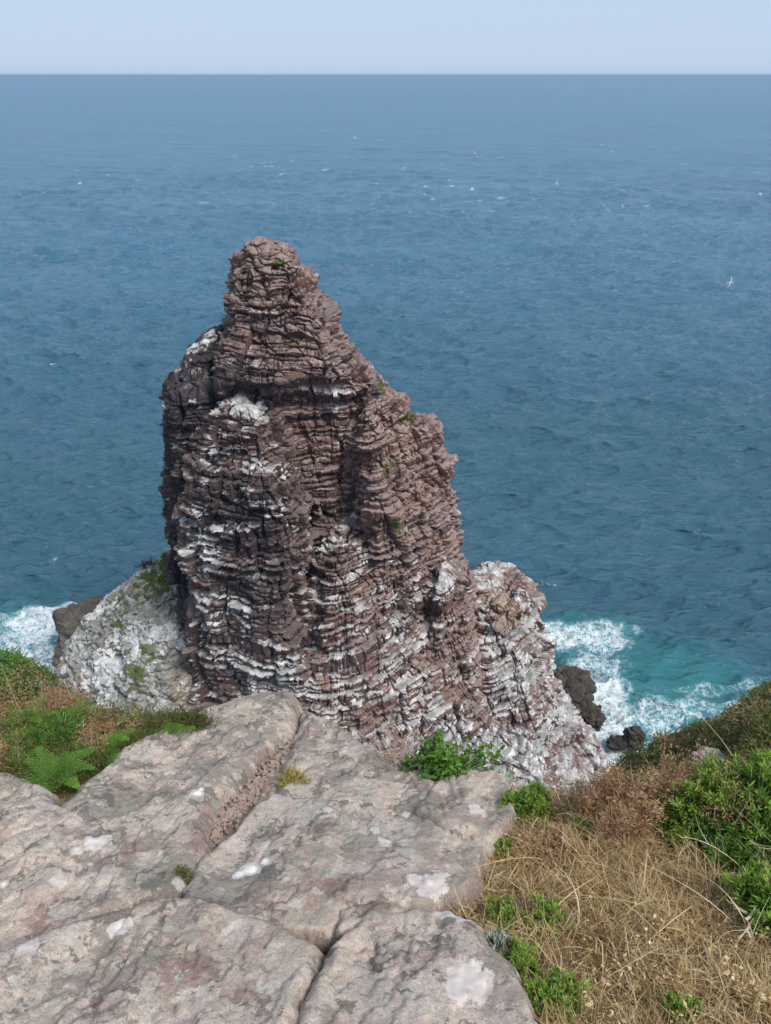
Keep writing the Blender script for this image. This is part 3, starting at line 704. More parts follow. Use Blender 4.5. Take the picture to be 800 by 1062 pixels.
M_straw_pale = leafmat('pale_twig', [(0, (.40, .33, .25)), (1, (.66, .58, .46))], .9, 0)

def unit(v): return v/np.maximum(np.linalg.norm(v, axis=-1, keepdims=True), 1e-9)
def ribbons(P, D, L, W, bend, nseg=3, tip=.15, tones=None, gr=rng, side=None):
    """flat tapering blades: base P, direction D, length L, width W; bend pulls the tip along a vector"""
    n = len(P); L = np.broadcast_to(L, n).astype(float); W = np.broadcast_to(W, n).astype(float)
    D = unit(D); bend = np.broadcast_to(bend, (n, 3))
    if side is None:
        r = gr.normal(size=(n, 3)); side = unit(np.cross(D, r))
    Vs = []
    for k in range(nseg+1):
        t = k/nseg
        c = P+D*(L*t)[:, None]+bend*((L*t*t))[:, None]
        wk = W*(1-(1-tip)*t**1.5)*.5
        Vs.append(c-side*wk[:, None]); Vs.append(c+side*wk[:, None])
    V = np.stack(Vs, 1)                       # n, 2(nseg+1), 3
    f = np.array([(2*k, 2*k+1, 2*k+3, 2*k+2) for k in range(nseg)])
    F = (np.arange(n)[:, None, None]*(2*nseg+2)+f[None]).reshape(-1, 4)
    T = np.repeat(gr.random(n) if tones is None else tones, 2*nseg+2)
    return V.reshape(-1, 3), F, T
def leaves(P, D, L, W, up, tones, fold=.15):
    """lens-shaped leaves: two quads, folded along the midrib"""
    n = len(P); L = np.broadcast_to(L, n)[:, None]; W = np.broadcast_to(W, n)[:, None]
    D = unit(D); sd = unit(np.cross(D, up)); nr = unit(np.cross(sd, D))
    a = P; b = P+D*L*.5+sd*W*.5+nr*W*fold; c = P+D*L-nr*L*.12; d = P+D*L*.5-sd*W*.5+nr*W*fold; mid = P+D*L*.5
    V = np.stack([a, b, c, d], 1).reshape(-1, 3)
    F = np.arange(n*4).reshape(-1, 4)
    return V, F, np.repeat(tones, 4)
class VB:
    def __init__(s): s.V = []; s.F = []; s.T = []; s.k = 0
    def add(s, vft):
        V, F, T = vft; s.V.append(V); s.F.append(F+s.k); s.T.append(T); s.k += len(V); return s
    def build(s, name, mat, parent=None, base=None):
        V = np.concatenate(s.V); b = np.array(parent.location) if parent is not None else (np.zeros(3) if base is None else np.asarray(base))
        o = mesh_obj(name, V-b, np.concatenate(s.F), mat, parent, dict(tone=np.concatenate(s.T)))
        if parent is None: o.location = b
        return o
def gpt(px, py):
    """ground point under a pixel (march along the view ray)"""
    u = (px-400.0)/FPX; v = -(py-531.0)/FPX
    ts = np.linspace(.6, 14, 1400)
    x = u*ts; y = ts*(CP+v*SP); z = ZC+ts*(v*CP-SP)
    gz = ground_z(x, y); i = np.argmax(z < gz)
    return np.array((x[i], y[i], gz[i])) if (z < gz).any() else on_plane(px, py)
def rdir(n, spread=1.0, up=1.0, gr=rng):
    d = gr.normal(size=(n, 3))*spread; d[:, 2] = np.abs(d[:, 2])*.6+up
    return unit(d)

# --- spiky shrub (gorse and the like): shoots radiating from the base, each set with short spines
def spiky_bush(name, label, px, py, r, h, mat, nsh=160, leaf=.014, lw=.0022, per=60, group=None, stemmat=None, flat=1.0, seed=0, y_off=0, cat='bush', lift=0.0):
    g = np.random.default_rng(1000+seed)
    b = gpt(px, py); b[1] += y_off; b[2] = ground_z(b[0], b[1])+lift
    root = empty(name, tuple(b)); tag(root, label, cat, group)
    fo, st = VB(), VB()
    # shoot tips fill a dome unevenly
    az = g.random(nsh)*6.283; rr = np.sqrt(g.random(nsh)); lump = 1+.25*np.sin(az*3+seed)+.15*np.sin(az*7+2*seed)
    tipx = np.cos(az)*rr*r*lump; tipy = np.sin(az)*rr*r*lump*flat
    tipz = h*np.sqrt(np.clip(1-.85*rr**2, .05, 1))*g.uniform(.62, 1.08, nsh)
    tips = b+np.stack([tipx, tipy, tipz], 1)
    bases = b+np.stack([tipx*.35, tipy*.35, tipz*.12], 1)
    d = tips-bases; L = np.linalg.norm(d, axis=1)
    st.add(ribbons(bases, d, L, .004, g.normal(0, .05, (nsh, 3)), 3, .4, g.random(nsh), g))
    # spines along the outer 65 % of each shoot
    t = g.uniform(.35, 1.0, (nsh, per)); P = bases[:, None]+d[:, None]*t[..., None]
    dd = unit(d)[:, None]*g.uniform(.25, .9, (nsh, per, 1))+unit(g.normal(size=(nsh, per, 3)))*.8
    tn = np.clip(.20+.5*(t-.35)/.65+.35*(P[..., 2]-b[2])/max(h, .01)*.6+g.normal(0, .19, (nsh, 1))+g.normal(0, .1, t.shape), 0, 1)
    n = nsh*per
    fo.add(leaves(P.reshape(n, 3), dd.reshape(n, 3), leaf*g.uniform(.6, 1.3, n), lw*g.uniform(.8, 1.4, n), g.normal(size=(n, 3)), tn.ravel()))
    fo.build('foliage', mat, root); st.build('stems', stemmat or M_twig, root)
    return root

# --- fern: arching fronds of toothed pinnae
def frond(P, az, elev, L, droop, mat, parent, g, wid=.27, npin=13, tone=.5, name='frond'):
    vb = VB()
    h = np.array((math.cos(az), math.sin(az), 0)); s = np.array((-math.sin(az), math.cos(az), 0)); up = np.array((0, 0, 1.0))
    def cur(t): return P+h*L*(math.cos(elev)*t+droop*.25*t*t)+up*L*(math.sin(elev)*t-droop*t*t)
    pts = np.array([cur(t) for t in np.linspace(0, 1, 8)])
    vb.add(ribbons(pts[:-1], pts[1:]-pts[:-1], np.linalg.norm(np.diff(pts, axis=0), axis=1), .004*L/.3, (0, 0, 0), 1, .9, np.full(7, tone*.6), g, side=np.tile(s, (7, 1))))
    BP, BD, BL, BW, BN, BT = [], [], [], [], [], []
    for k in range(npin):
        t = .16+.82*k/(npin-1)
        c = cur(t); tg = unit(cur(min(1, t+.02))-cur(t-.02)); nrm = unit(np.cross(s, tg)); 
        pl = L*wid*(1-t)**.75*min(1, .55+t*1.8)+.006
        for sg in (-1, 1):
            d = unit(tg*.42+s*sg*.9+nrm*g.normal(.02, .10)); 
            vb.add(ribbons(c[None], d[None], [pl], [.0022], (nrm*-.12)[None], 2, .3, np.array([tone*.7]), g, side=tg[None]))
            m_ = max(3, int(pl/.0085))
            for j in range(m_):
                q = (j+.4)/m_; p = c+d*pl*q-nrm*.12*pl*q*q
                ll = (.017*(1-q)**.8+.004)*L/.32*(.7+.5*(1-t))
                for s2 in (-1, 1):
                    BP.append(p); BD.append(d*.45+tg*s2*.9+nrm*g.normal(0, .15)); BL.append(ll); BW.append(.0062*L/.32); BN.append(nrm); BT.append(np.clip(tone+g.normal(0, .12)+.25*q, 0, 1))
    vb.add(leaves(np.array(BP), np.array(BD), np.array(BL), np.array(BW), np.array(BN), np.array(BT), .05))
    return vb.build(name, mat, parent)
def fern(label, px, py, L, n, mat=None, tone=.55, seed=0, group=None, elev=(.55, 1.35), lift=0.0, az0=None, name='fern', y_off=0, droop=(.45, .8), wid=.27):
    g = np.random.default_rng(3000+seed); b = gpt(px, py); b[1] += y_off; b[2] = ground_z(b[0], b[1])+lift
    root = empty(name, tuple(b)); tag(root, label, 'fern', group)
    for k in range(n):
        az = (2*math.pi*k/n+g.normal(0, .3)) if az0 is None else az0+g.uniform(-1.2, 1.2)
        frond(b+np.array((0, 0, .01)), az, g.uniform(*elev), L*g.uniform(.7, 1.1), g.uniform(*droop), mat or M_fern, root, g, tone=float(np.clip(tone+g.normal(0, .12), .1, .95)), wid=wid)
    return root

# --- dead plume: dry upright stalks with drooping brown tufts
def dead_plume(label, px, py, h, n, spread, seed=0, group=None, mat=None, per=90, name='dead_bracken', cat='dead plant', w=.012, lean=(0, 0)):
    g = np.random.default_rng(5000+seed); b = gpt(px, py)
    root = empty(name, tuple(b)); tag(root, label, cat, group)
    st, tf = VB(), VB()
    off = g.normal(0, spread, (n, 2)); P = b+np.stack([off[:, 0], off[:, 1], 0*off[:, 0]], 1)
    P[:, 2] = ground_z(P[:, 0], P[:, 1])
    D = np.stack([off[:, 0]*1.2+g.normal(lean[0], .16, n), off[:, 1]*.8+g.normal(lean[1], .16, n), np.ones(n)], 1)
    L = h*g.uniform(.6, 1.1, n); bd = g.normal(0, .10, (n, 3))
    st.add(ribbons(P, D, L, .0035, bd, 4, .4, g.random(n), g))
    t = g.uniform(.35, 1.0, (n, per)); D = unit(D)
    Q = P[:, None]+D[:, None]*(L[:, None]*t)[..., None]+bd[:, None]*(L[:, None]*t*t)[..., None]
    Q += g.normal(0, 1, Q.shape)*(.006+.028*(1-np.abs(2*t-1.15)))[..., None].clip(.004)*h/.25
    dd = unit(g.normal(size=Q.shape))+np.array((0, 0, .15))+D[:, None]*.4
    m_ = n*per
    tf.add(leaves(Q.reshape(m_, 3), dd.reshape(m_, 3), w*g.uniform(.6, 1.6, m_), w*.22, g.normal(size=(m_, 3)), np.clip(g.normal(.5, .22, m_)+np.repeat(g.normal(0, .12, n), per), 0, 1)))
    st.add(ribbons(np.repeat(P[:1], 24, 0), np.concatenate([P[1:]-P[:1], P[1:]-P[:1], P[1:]-P[:1]])[:24] if n > 24 else np.resize(P[1:]-P[:1], (24, 3)), np.linalg.norm(np.resize(P[1:]-P[:1], (24, 3)), axis=1)*1.02, .003, (0, 0, 0), 1, .5, None, g)); st.build('stalks', M_twig, root); tf.build('dry_fronds', mat or M_brown, root)
    return root

# --- the dry grass on the right: matted straw and longer bleached blades
ROCKP = [np.array([on_plane(a, b)[:2] for a, b in p]) for p in (
    [(196,930),(318,790),(392,780),(452,809),(470,806),(520,808),(531,826),(508,872),(492,893),(478,925),(432,944),(300,965)],
    [(298,1120),(322,1030),(362,972),(432,950),(492,968),(534,1030),(552,1130)])]
def straw_field():
    vb = VB(); g = np.random.default_rng(77)
    def scatter(n, x0, x1, y0, y1):
        out = []
        u = g.uniform(x0, x1, n); v = g.uniform(y0, y1, n)
        u_ = (u-400.0)/FPX; v_ = -(v-531.0)/FPX
        t = C0/(SP-v_*CP-SL*(CP+v_*SP)); X = u_*t; Y = t*(CP+v_*SP)
        ok = np.ones(n, bool)
        for p in ROCKP: ok &= poly_sd(X, Y, p) < .01
        return X[ok], Y[ok], u[ok], v[ok]
    # matted short straw everywhere
    X, Y, u, v = scatter(110000, 425, 1450, 785, 1150)
    dens = sstep(-.5, .3, fbm(X/.18, Y/.18, X*0, 3, 501)); ok = g.random(len(X)) < .35+.65*dens
    X, Y, u, v = X[ok], Y[ok], u[ok], v[ok]; n = len(X)
    P = np.stack([X, Y, ground_z(X, Y)+g.uniform(0, .022, n)], 1)
    D = g.normal(size=(n, 3)); D[:, 2] = np.abs(D[:, 2])*.5+.05-SL*D[:, 1]*.4
    tone = np.clip(.50+.25*fbm(X/.2, Y/.2, X*0, 3, 503)+g.normal(0, .17, n), 0, 1)
    vb.add(ribbons(P, D, g.uniform(.018, .06, n), g.uniform(.0012, .0028, n), g.normal(0, .25, (n, 3)), 3, .3, tone, g))
    # standing tufts, longer towards the crest
    X, Y, u, v = scatter(2700, 470, 1450, 792, 1100)
    w_ = np.where((u > 585) & (v < 960), 1.0, .25)*np.where(v > 1000, .35, 1)
    ok = g.random(len(X)) < w_; X, Y, u, v = X[ok], Y[ok], u[ok], v[ok]
    k = 26; n = len(X)*k
    Xc = np.repeat(X, k)+g.normal(0, .018, n); Yc = np.repeat(Y, k)+g.normal(0, .018, n)
    long = np.repeat(np.where((u > 600) & (v < 940), 1.0, .5)*g.uniform(.7, 1.2, len(X)), k)
    P = np.stack([Xc, Yc, ground_z(Xc, Yc)], 1)
    lean = np.repeat(g.normal(0, .35, (len(X), 2)), k, 0)
    D = np.concatenate([lean+g.normal(0, .38, (n, 2)), np.ones((n, 1))], 1)
    bend = g.normal(0, .22, (n, 3)); bend[:, 2] = -g.uniform(.1, .75, n); bend[:, :2] += lean*.7
    tone = np.clip(np.repeat(g.normal(.55, .14, len(X)), k)+g.normal(0, .15, n), 0, 1)
    vb.add(ribbons(P, D, long*g.uniform(.05, .135, n), g.uniform(.0012, .0026, n), bend, 4, .25, tone, g))
    # a few long bleached stems
    X, Y, u, v = scatter(190, 560, 900, 800, 1000); n = len(X)
    P = np.stack([X, Y, ground_z(X, Y)], 1)
    D = np.concatenate([g.normal(0, .5, (n, 2)), np.ones((n, 1))], 1)
    bend = g.normal(0, .45, (n, 3)); bend[:, 2] = -g.uniform(.3, 1.1, n)
    vb.add(ribbons(P, D, g.uniform(.14, .30, n), g.uniform(.0018, .0034, n), bend, 7, .35, np.clip(g.normal(.82, .12, n), 0, 1), g))
    o = vb.build('dry_grass', M_straw); tag(o, 'bleached dry grass matted over the slope', 'grass', kind='stuff')
    # crisp pale seed heads and fragments in the near corner
    vb = VB(); X, Y, u, v = scatter(2600, 600, 850, 930, 1110)
    ok = fbm(X/.1, Y/.1, X*0, 2, 507) > .12; X, Y = X[ok], Y[ok]; n = len(X)
    P = np.stack([X, Y, ground_z(X, Y)+g.uniform(.015, .06, n)], 1)
    vb.add(leaves(P, g.normal(size=(n, 3)), g.uniform(.006, .016, n), g.uniform(.004, .009, n), g.normal(size=(n, 3)), np.clip(g.normal(.75, .15, n), 0, 1)))
    # sparse green shoots through it all
    o = vb.build('withered_leaves', M_straw); tag(o, 'crisp pale withered leaves caught in the dry grass', 'withered leaves', kind='stuff')
    # low herbs (dull green) mixed through the straw
    vb = VB(); X, Y, u, v = scatter(15000, 430, 1450, 800, 1150)
    ok = fbm(X/.14, Y/.14, X*0+2, 3, 509) > .25; X, Y = X[ok], Y[ok]; n = len(X)
    P = np.stack([X, Y, ground_z(X, Y)+g.uniform(.0, .02, n)], 1)
    vb.add(leaves(P, rdir(n, 1, .5, g), g.uniform(.008, .02, n), g.uniform(.002, .005, n), g.normal(size=(n, 3)), np.clip(g.normal(.5, .2, n), 0, 1)))
    o = vb.build('low_herbs', M_olive); tag(o, 'dull green herbs growing low through the dry grass', 'herbs', kind='stuff')
straw_field()

# --- left bank: tangled undergrowth as one mass, plants one can tell apart on top
def undergrowth():
    vb = VB(); g = np.random.default_rng(88)
    n0 = 1900
    u = g.uniform(-140, 215, n0); v = 690+g.random(n0)*150
    lo = np.interp(u, [-140, 0, 60, 130, 190, 215], [670, 700, 716, 742, 752, 765]); hi = np.interp(u, [-140, 0, 60, 90, 130, 200, 215], [830, 815, 830, 815, 785, 757, 766])
    v = lo+(hi-lo)*g.random(n0)
    P0 = np.array([gpt(a, b) for a, b in zip(u, v)])
    k = 46; n = n0*k
    hgt = np.repeat(.015+.05*np.clip(.5+fbm(P0[:, 0]/.3, P0[:, 1]/.3, P0[:, 0]*0, 2, 601), 0, 1.2), k)
    zz = g.random(n)
    P = np.repeat(P0, k, 0)+np.concatenate([g.normal(0, .03, (n, 2)), (zz*hgt)[:, None]], 1)
    tn = np.clip(np.repeat(.42+.30*fbm(P0[:, 0]/.16, P0[:, 1]/.16, P0[:, 0]*0, 3, 603)+g.normal(0, .1, n0), k)+.25*(zz-.5)+g.normal(0, .12, n), 0, 1)
    vb.add(leaves(P, rdir(n, 1, .6, g), g.uniform(.010, .024, n), g.uniform(.002, .0045, n), g.normal(size=(n, 3)), tn))
    s = g.integers(0, n0, 900)
    vb.add(ribbons(P0[s], np.concatenate([g.normal(0, .5, (900, 2)), np.ones((900, 1))], 1), g.uniform(.03, .12, 900), .0022, g.normal(0, .2, (900, 3)), 3, .4, np.clip(g.normal(.9, .1, 900), 0, 1), g))
    o = vb.build('undergrowth', M_olive); tag(o, 'tangled olive heath and low scrub on the bank', 'undergrowth', kind='stuff')
undergrowth()
spiky_bush('heath_bush', 'low bright green mat of shrub beside the slab and the pale rock slope', 160, 768, .15, .05, M_green, 260, .012, .003, 60, seed=2, flat=.6)
spiky_bush('heath_bush', 'olive scrubby shrub between the dead bracken and the big slab', 96, 762, .10, .085, M_olive, 170, .016, .003, 60, seed=3)
spiky_bush('heath_bush', 'shaded dark green shrub behind the bright fern', 60, 775, .13, .10, M_dark, 220, .016, .003, 60, seed=4)
spiky_bush('heath_bush', 'yellowish green shrub among dead stalks below the gorse bush', 62, 742, .12, .09, M_olive, 180, .016, .003, 60, seed=14)
fern('bright green fern growing in the gap between boulder and slab', 62, 818, .20, 11, seed=1, tone=.62, elev=(.5, 1.2), lift=.03)
fern('tall light green fern cut by the left picture edge', -2, 775, .24, 8, seed=2, tone=.7)
fern('small fern half hidden in olive scrub above the big slab', 108, 795, .17, 8, seed=3, tone=.45)
fern('pale fern sprawling over the low mat beside the slab', 150, 776, .15, 9, seed=4, tone=.35, elev=(.25, .8))
fern('broad bright fern at the back of the bank below the gorse bush', 30, 765, .20, 9, seed=7, tone=.6, lift=.05)
fern('lively green fern leaning on the edge of the big slab', 122, 785, .15, 8, seed=8, tone=.65, lift=.03)
fern('small light fern beside the low green mat', 178, 772, .12, 8, seed=9, tone=.6, lift=.02)
fern('yellowish fern between the two gorse and heath bushes', 85, 752, .15, 7, seed=10, tone=.75, lift=.04)
fern('dark green fern under the rusty bracken plume', 48, 772, .16, 8, seed=11, tone=.4, lift=.04)
fern('bright fern at the lip of the bank above the pale slope', 140, 760, .13, 7, seed=12, tone=.65, lift=.03)
fern('fern with thin fronds under the dead stalks', 26, 806, .18, 6, seed=5, tone=.5)
GB = 'dead bracken plumes on the left bank'
for i, (px, py, h, n, l) in enumerate([(22,760,.26,14,'tall dead brown bracken plume in front of the gorse bush'),(52,752,.22,13,'rusty dead bracken plume right of the gorse bush'),(58,722,.24,6,'thin pale dead stalks rising past the surf'),
        (100,790,.17,8,'short pointed brown plume standing over the bright fern'),(78,745,.16,12,'dead bracken clump against the pale rock slope'),(5,800,.14,7,'withered brown bracken at the boulder by the picture edge'),(125,770,.13,7,'dry brown tuft beside the low green mat')]):
    dead_plume(l, px, py, h*1.2, n, .035, seed=i, group=GB, per=120)

# --- middle: broad-leaved bush behind the slab, with dry twigs
def bramble(label, px, py, r, h, seed, n=420, name='bramble_bush', mat=None, ls=1.0, dome=0.0):
    g = np.random.default_rng(7000+seed); b = gpt(px, py); b[2] -= .02
    root = empty(name, tuple(b)); tag(root, label, 'bush')
    fo, st = VB(), VB()
    az = g.random(n)*6.283; rr = np.sqrt(g.random(n)); z = h*(.25+.75*g.random(n))*np.sqrt(1-.6*rr**2)
    lump = .75+.35*np.sin(az*3+1)+.25*np.sin(az*5); z = z*(.75+.45*np.sin(az*4+.6)*rr)
    if dome: lump = 1+.08*np.sin(az*5)+.07*np.sin(az*9+2); z = h*np.sqrt(np.clip(1-.92*rr**2, .02, 1))*(g.uniform(.45, 1.05, n)+.10*np.sin(az*6)*rr)
    P = b+np.stack([np.cos(az)*rr*r*lump, np.sin(az)*rr*r*.7*lump, z], 1)
    k = 4
    for j in range(k):
        d = g.normal(size=(n, 3))*.8; d[:, 2] = d[:, 2]*.5+.25
        d += np.stack([np.cos(az), np.sin(az)-.4, 0*az], 1)*.6
        up = g.normal(size=(n, 3))*.35+np.array((0, -.5, 1))
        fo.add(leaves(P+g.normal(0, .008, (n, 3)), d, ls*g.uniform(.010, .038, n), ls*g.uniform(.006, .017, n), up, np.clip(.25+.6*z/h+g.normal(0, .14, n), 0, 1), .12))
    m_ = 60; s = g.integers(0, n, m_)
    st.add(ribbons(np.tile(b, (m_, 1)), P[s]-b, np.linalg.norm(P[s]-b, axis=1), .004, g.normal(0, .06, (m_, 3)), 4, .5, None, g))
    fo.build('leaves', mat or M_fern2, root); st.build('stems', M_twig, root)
    return root
M_fern2 = leafmat('bramble_green', [(0, (.020, .060, .010)), (.5, (.055, .140, .018)), (1, (.13, .24, .035))], .45, .25)
bramble('dense dark green rounded gorse bush at the edge above the surf', 0, 726, .27, .27, 5, 4200, 'gorse_bush', M_dark, .52, 1.0)
bramble('broad leaved bright green bush sprouting behind the flat slab', 462, 806, .15, .17, 1, 330)
fern('fern fronds leaning right out of the broad leaved bush', 484, 808, .19, 9, seed=6, tone=.5, elev=(.4, 1.1))
def twigs(name, label, px, py, r, h, n, seed, mat=None, cat='dead twigs', w=.003, lift=0, rise=1.0):
    g = np.random.default_rng(8000+seed); b = gpt(px, py); b[2] += lift
    vb = VB()
    P = b+np.concatenate([g.normal(0, r*.4, (n, 2)), g.uniform(0, h*.3, (n, 1))], 1)
    D = np.concatenate([g.normal(0, 1, (n, 2)), rise*g.uniform(.1, 1.4, (n, 1))-(1-rise)*.3], 1)
    L = h*g.uniform(.5, 1.3, n); bd = g.normal(0, .3, (n, 3))*np.array((1, 1, rise))
    vb.add(ribbons(P, D, L, w, bd, 5, .4, None, g))
    for _ in range(2):
        t = g.uniform(.3, .9, n); Q = P+unit(D)*(L*t)[:, None]+bd*(L*t*t)[:, None]
        vb.add(ribbons(Q, D+g.normal(0, .9, (n, 3)), L*.45, w*.6, g.normal(0, .3, (n, 3)), 3, .4, None, g))
    o = vb.build(name, mat or M_twig, None, b); tag(o, label, cat); return o
twigs('dead_twigs', 'tangle of dry brown twigs left of the broad leaved bush', 418, 796, .10, .11, 90, 1)
spiky_bush('green_shrub', 'small feathery green shrub right of the squarish block', 548, 846, .085, .10, M_green, 120, .016, .0035, 50, seed=5)
twigs('dead_twigs', 'bare forked twig arching over the cliff behind the small green shrub', 566, 822, .03, .16, 7, 2, M_straw_pale, w=.004)
dead_plume('low reddish dry tuft at the cliff edge right of the bare forked twig', 600, 828, .10, 8, .03, seed=21)

# --- right: brown bracken plumes on the crest, the big green bush, low clumps in the straw
GP = 'dead bracken plumes on the crest'
for i, (px, py, h, n, l) in enumerate([(612,850,.17,9,'short dead bracken plume at the left end of the crest'),(640,850,.20,11,'dead bracken plume below the grassy headland'),(668,850,.23,14,'bushy dead bracken plume in the middle of the crest'),
        (694,850,.25,15,'tallest dead bracken plume on the crest'),(718,852,.20,11,'dead bracken plume against the dark rock cleft'),(650,872,.17,12,'straw coloured bracken tuft in front of the crest plumes')]):
    dead_plume(l, px, py, h, n, .035, seed=30+i, group=GP, w=.013, per=240)
spiky_bush('green_bush', 'large bright green feathery bush rising at the right picture edge', 780, 872, .21, .27, M_green, 400, .022, .0046, 80, seed=6)
dead_plume('straw stems and brown tufts standing through the bright green bush', 742, 866, .22, 14, .06, seed=61, w=.012)
spiky_bush('green_bush', 'loose green bush at the foot of the large bright one, tangled in straw', 714, 874, .11, .13, M_green, 150, .022, .004, 45, seed=7)
spiky_bush('green_bush', 'leafy green bush low at the right picture edge', 806, 968, .12, .13, M_green, 170, .024, .0046, 55, seed=8)
spiky_bush('green_bush', 'dark green sprawling growth under the bleached stems', 762, 905, .13, .09, M_dark, 150, .02, .004, 55, seed=9)
spiky_bush('heath_bush', 'withered brown heath tussock on the straw slope', 578, 888, .075, .06, M_brown, 160, .014, .0022, 50, seed=10)
spiky_bush('heath_bush', 'dark hollow brown tussock beside the withered one', 545, 884, .05, .035, M_brown, 90, .012, .002, 45, seed=15)
GC = 'low green clumps beside the rounded boulder'
for i, (px, py, r, h, ns, l) in enumerate([(527,962,.06,.05,110,'upright green clump above the silvery plant'),(568,962,.06,.045,90,'thin straggling green clump right of the silvery plant'),(538,1012,.06,.05,130,'thick green clump touching the rounded boulder'),
       (575,1052,.075,.055,150,'spreading green clump lowest beside the rounded boulder'),(522,884,.035,.03,45,'small grey green clump between slab and brown tussock'),(706,1060,.04,.06,55,'lone green clump at the bottom of the straw slope'),(604,866,.04,.04,50,'tiny green clump under the short bracken plume')]):
    spiky_bush('green_clump', l, px, py, r, h, M_green, ns, .012, .003, 40, group=GC if i < 4 else None, seed=40+i, cat='plant')
spiky_bush('silver_plant', 'silvery grey leaved plant tucked among the green clumps', 514, 992, .04, .045, M_grey, 44, .024, .006, 16, seed=50, cat='plant')
spiky_bush('moss_patch', 'orange yellow moss patch at the right foot of the flat slab', 508, 890, .04, .012, leafmat('orange_moss', [(0, (.22, .13, .02)), (1, (.45, .30, .06))]), 200, .006, .003, 20, seed=51, cat='moss')
spiky_bush('grass_tuft', 'yellow green grass tuft growing in the gully', 306, 822, .05, .045, leafmat('yellow_grass', [(0, (.12, .13, .02)), (.5, (.28, .27, .06)), (1, (.50, .38, .14))]), 110, .03, .0022, 14, seed=52, cat='grass tuft', lift=.02)
spiky_bush('grass_tuft', 'tiny grass tuft at the lower end of the gully', 192, 920, .025, .02, M_olive, 40, .018, .002, 10, seed=53, cat='grass tuft', lift=.04)
twigs('dead_branch', 'bleached forked branch lying by the leafy bush', 772, 975, .02, .08, 4, 3, M_straw_pale, 'dead branch', w=.0065, lift=.045, rise=.15)
twigs('bleached_stems', 'arching bleached stems over the dark green growth', 778, 912, .08, .2, 14, 4, M_straw_pale, 'dead stems', w=.0022)
# ------------------------------------------------------------------ grassy headland on the right
def patch(rows, nu=150, nv=150, amp=.1, sc=1.0, seed=0):
    R_ = []
    for row in rows:
        pts = np.array([at(px, py, y)+np.array((0, 0, dz)) for (px, py, y, dz) in row])
        t = np.linspace(0, 1, len(pts)); tt = np.linspace(0, 1, nu)
        R_.append(np.stack([np.interp(tt, t, pts[:, k]) for k in range(3)], 1))
    R_ = np.array(R_); t = np.linspace(0, 1, len(R_)); tv = np.linspace(0, 1, nv)
    j = np.clip(np.searchsorted(t, tv, side='right')-1, 0, len(R_)-2); f = ((tv-t[j])/(t[j+1]-t[j]))[:, None, None]
    P = R_[j]*(1-f)+R_[j+1]*f
    for _ in range(4):
        P[1:-1] = (P[:-2]+2*P[1:-1]+P[2:])/4; P[:, 1:-1] = (P[:, :-2]+2*P[:, 1:-1]+P[:, 2:])/4
    N = grid_normals(P); N *= np.sign(N[..., 2:3]+1e-9)
    d = amp*(fbm(P[..., 0]/sc, P[..., 1]/sc, P[..., 2]/sc, 5, 701+seed))
    return P+N*d[..., None], N
m = NT('heath_turf')
n1 = m.noise(1.1, 6, .65); n2 = m.noise(6, 6, .7)
c = m.mix(m.ss(n1, .38, .62), (.100, .085, .042), (.060, .080, .022))
c = m.mix(m.ss(n2, .45, .62, 0, .75), c, (.155, .115, .065))
c = m.mix(m.ss(m.noise(2.6, 6, .7), .56, .68, 0, .7), c, (.050, .085, .018))
M_heath = m.done(c, .95, m.bump(m.math('ADD', n2, m.noise(25, 5, .7)), .9, .08), .1)
rows1 = [[(560,900,15,-9),(650,792,17,-9),(690,768,18,-9),(740,752,19,-9),(840,720,22,-9)],
         [(600,850,12.6,0),(648,791,13.5,0),(686,765,14.3,0),(736,748,15.5,0),(840,735,18,0)],
         [(590,880,11,0),(650,815,11.6,0),(690,788,12.0,0),(740,770,12.6,0),(840,760,14,0)],
         [(580,930,9.2,0),(650,850,9.6,0),(690,820,9.8,0),(740,800,10,0),(840,800,10.5,0)],
         [(560,1000,7.6,-1),(650,900,7.8,-1),(690,880,7.9,-1),(740,860,8,-1),(840,860,8.2,-1)]]
P1_, N1_ = patch(rows1, amp=.10, sc=1.1, seed=1)
tag(mesh_obj('headland_slope', P1_.reshape(-1, 3), grid_faces(*P1_.shape[:2]), M_heath, smooth=True), kind='structure')
rows2 = [[(722,830,9.6,-4),(738,780,10,-4),(762,748,10.8,-4),(800,718,11.8,-4),(900,640,14,-4)],
         [(724,812,7.6,0),(738,768,8.2,0),(762,736,9,0),(802,707,10,0),(900,640,12,0)],
         [(738,814,7.1,0),(756,772,7.5,0),(782,744,8,0),(830,716,8.8,0),(920,660,10.4,0)],
         [(750,822,6.3,0),(772,788,6.6,0),(800,766,6.9,0),(850,740,7.4,0),(950,690,8.4,0)],
         [(750,860,5.2,-.3),(780,840,5.3,-.3),(815,815,5.5,-.3),(870,790,5.8,-.3),(980,750,6.4,-.3)],
         [(740,940,4.0,-.8),(780,920,4.1,-.8),(830,900,4.2,-.8),(900,880,4.4,-.8),(1000,850,4.8,-.8)]]
P2_, N2_ = patch(rows2, amp=.10, sc=.8, seed=2)
tag(mesh_obj('headland_slope', P2_.reshape(-1, 3), grid_faces(*P2_.shape[:2]), M_heath, smooth=True), kind='structure')
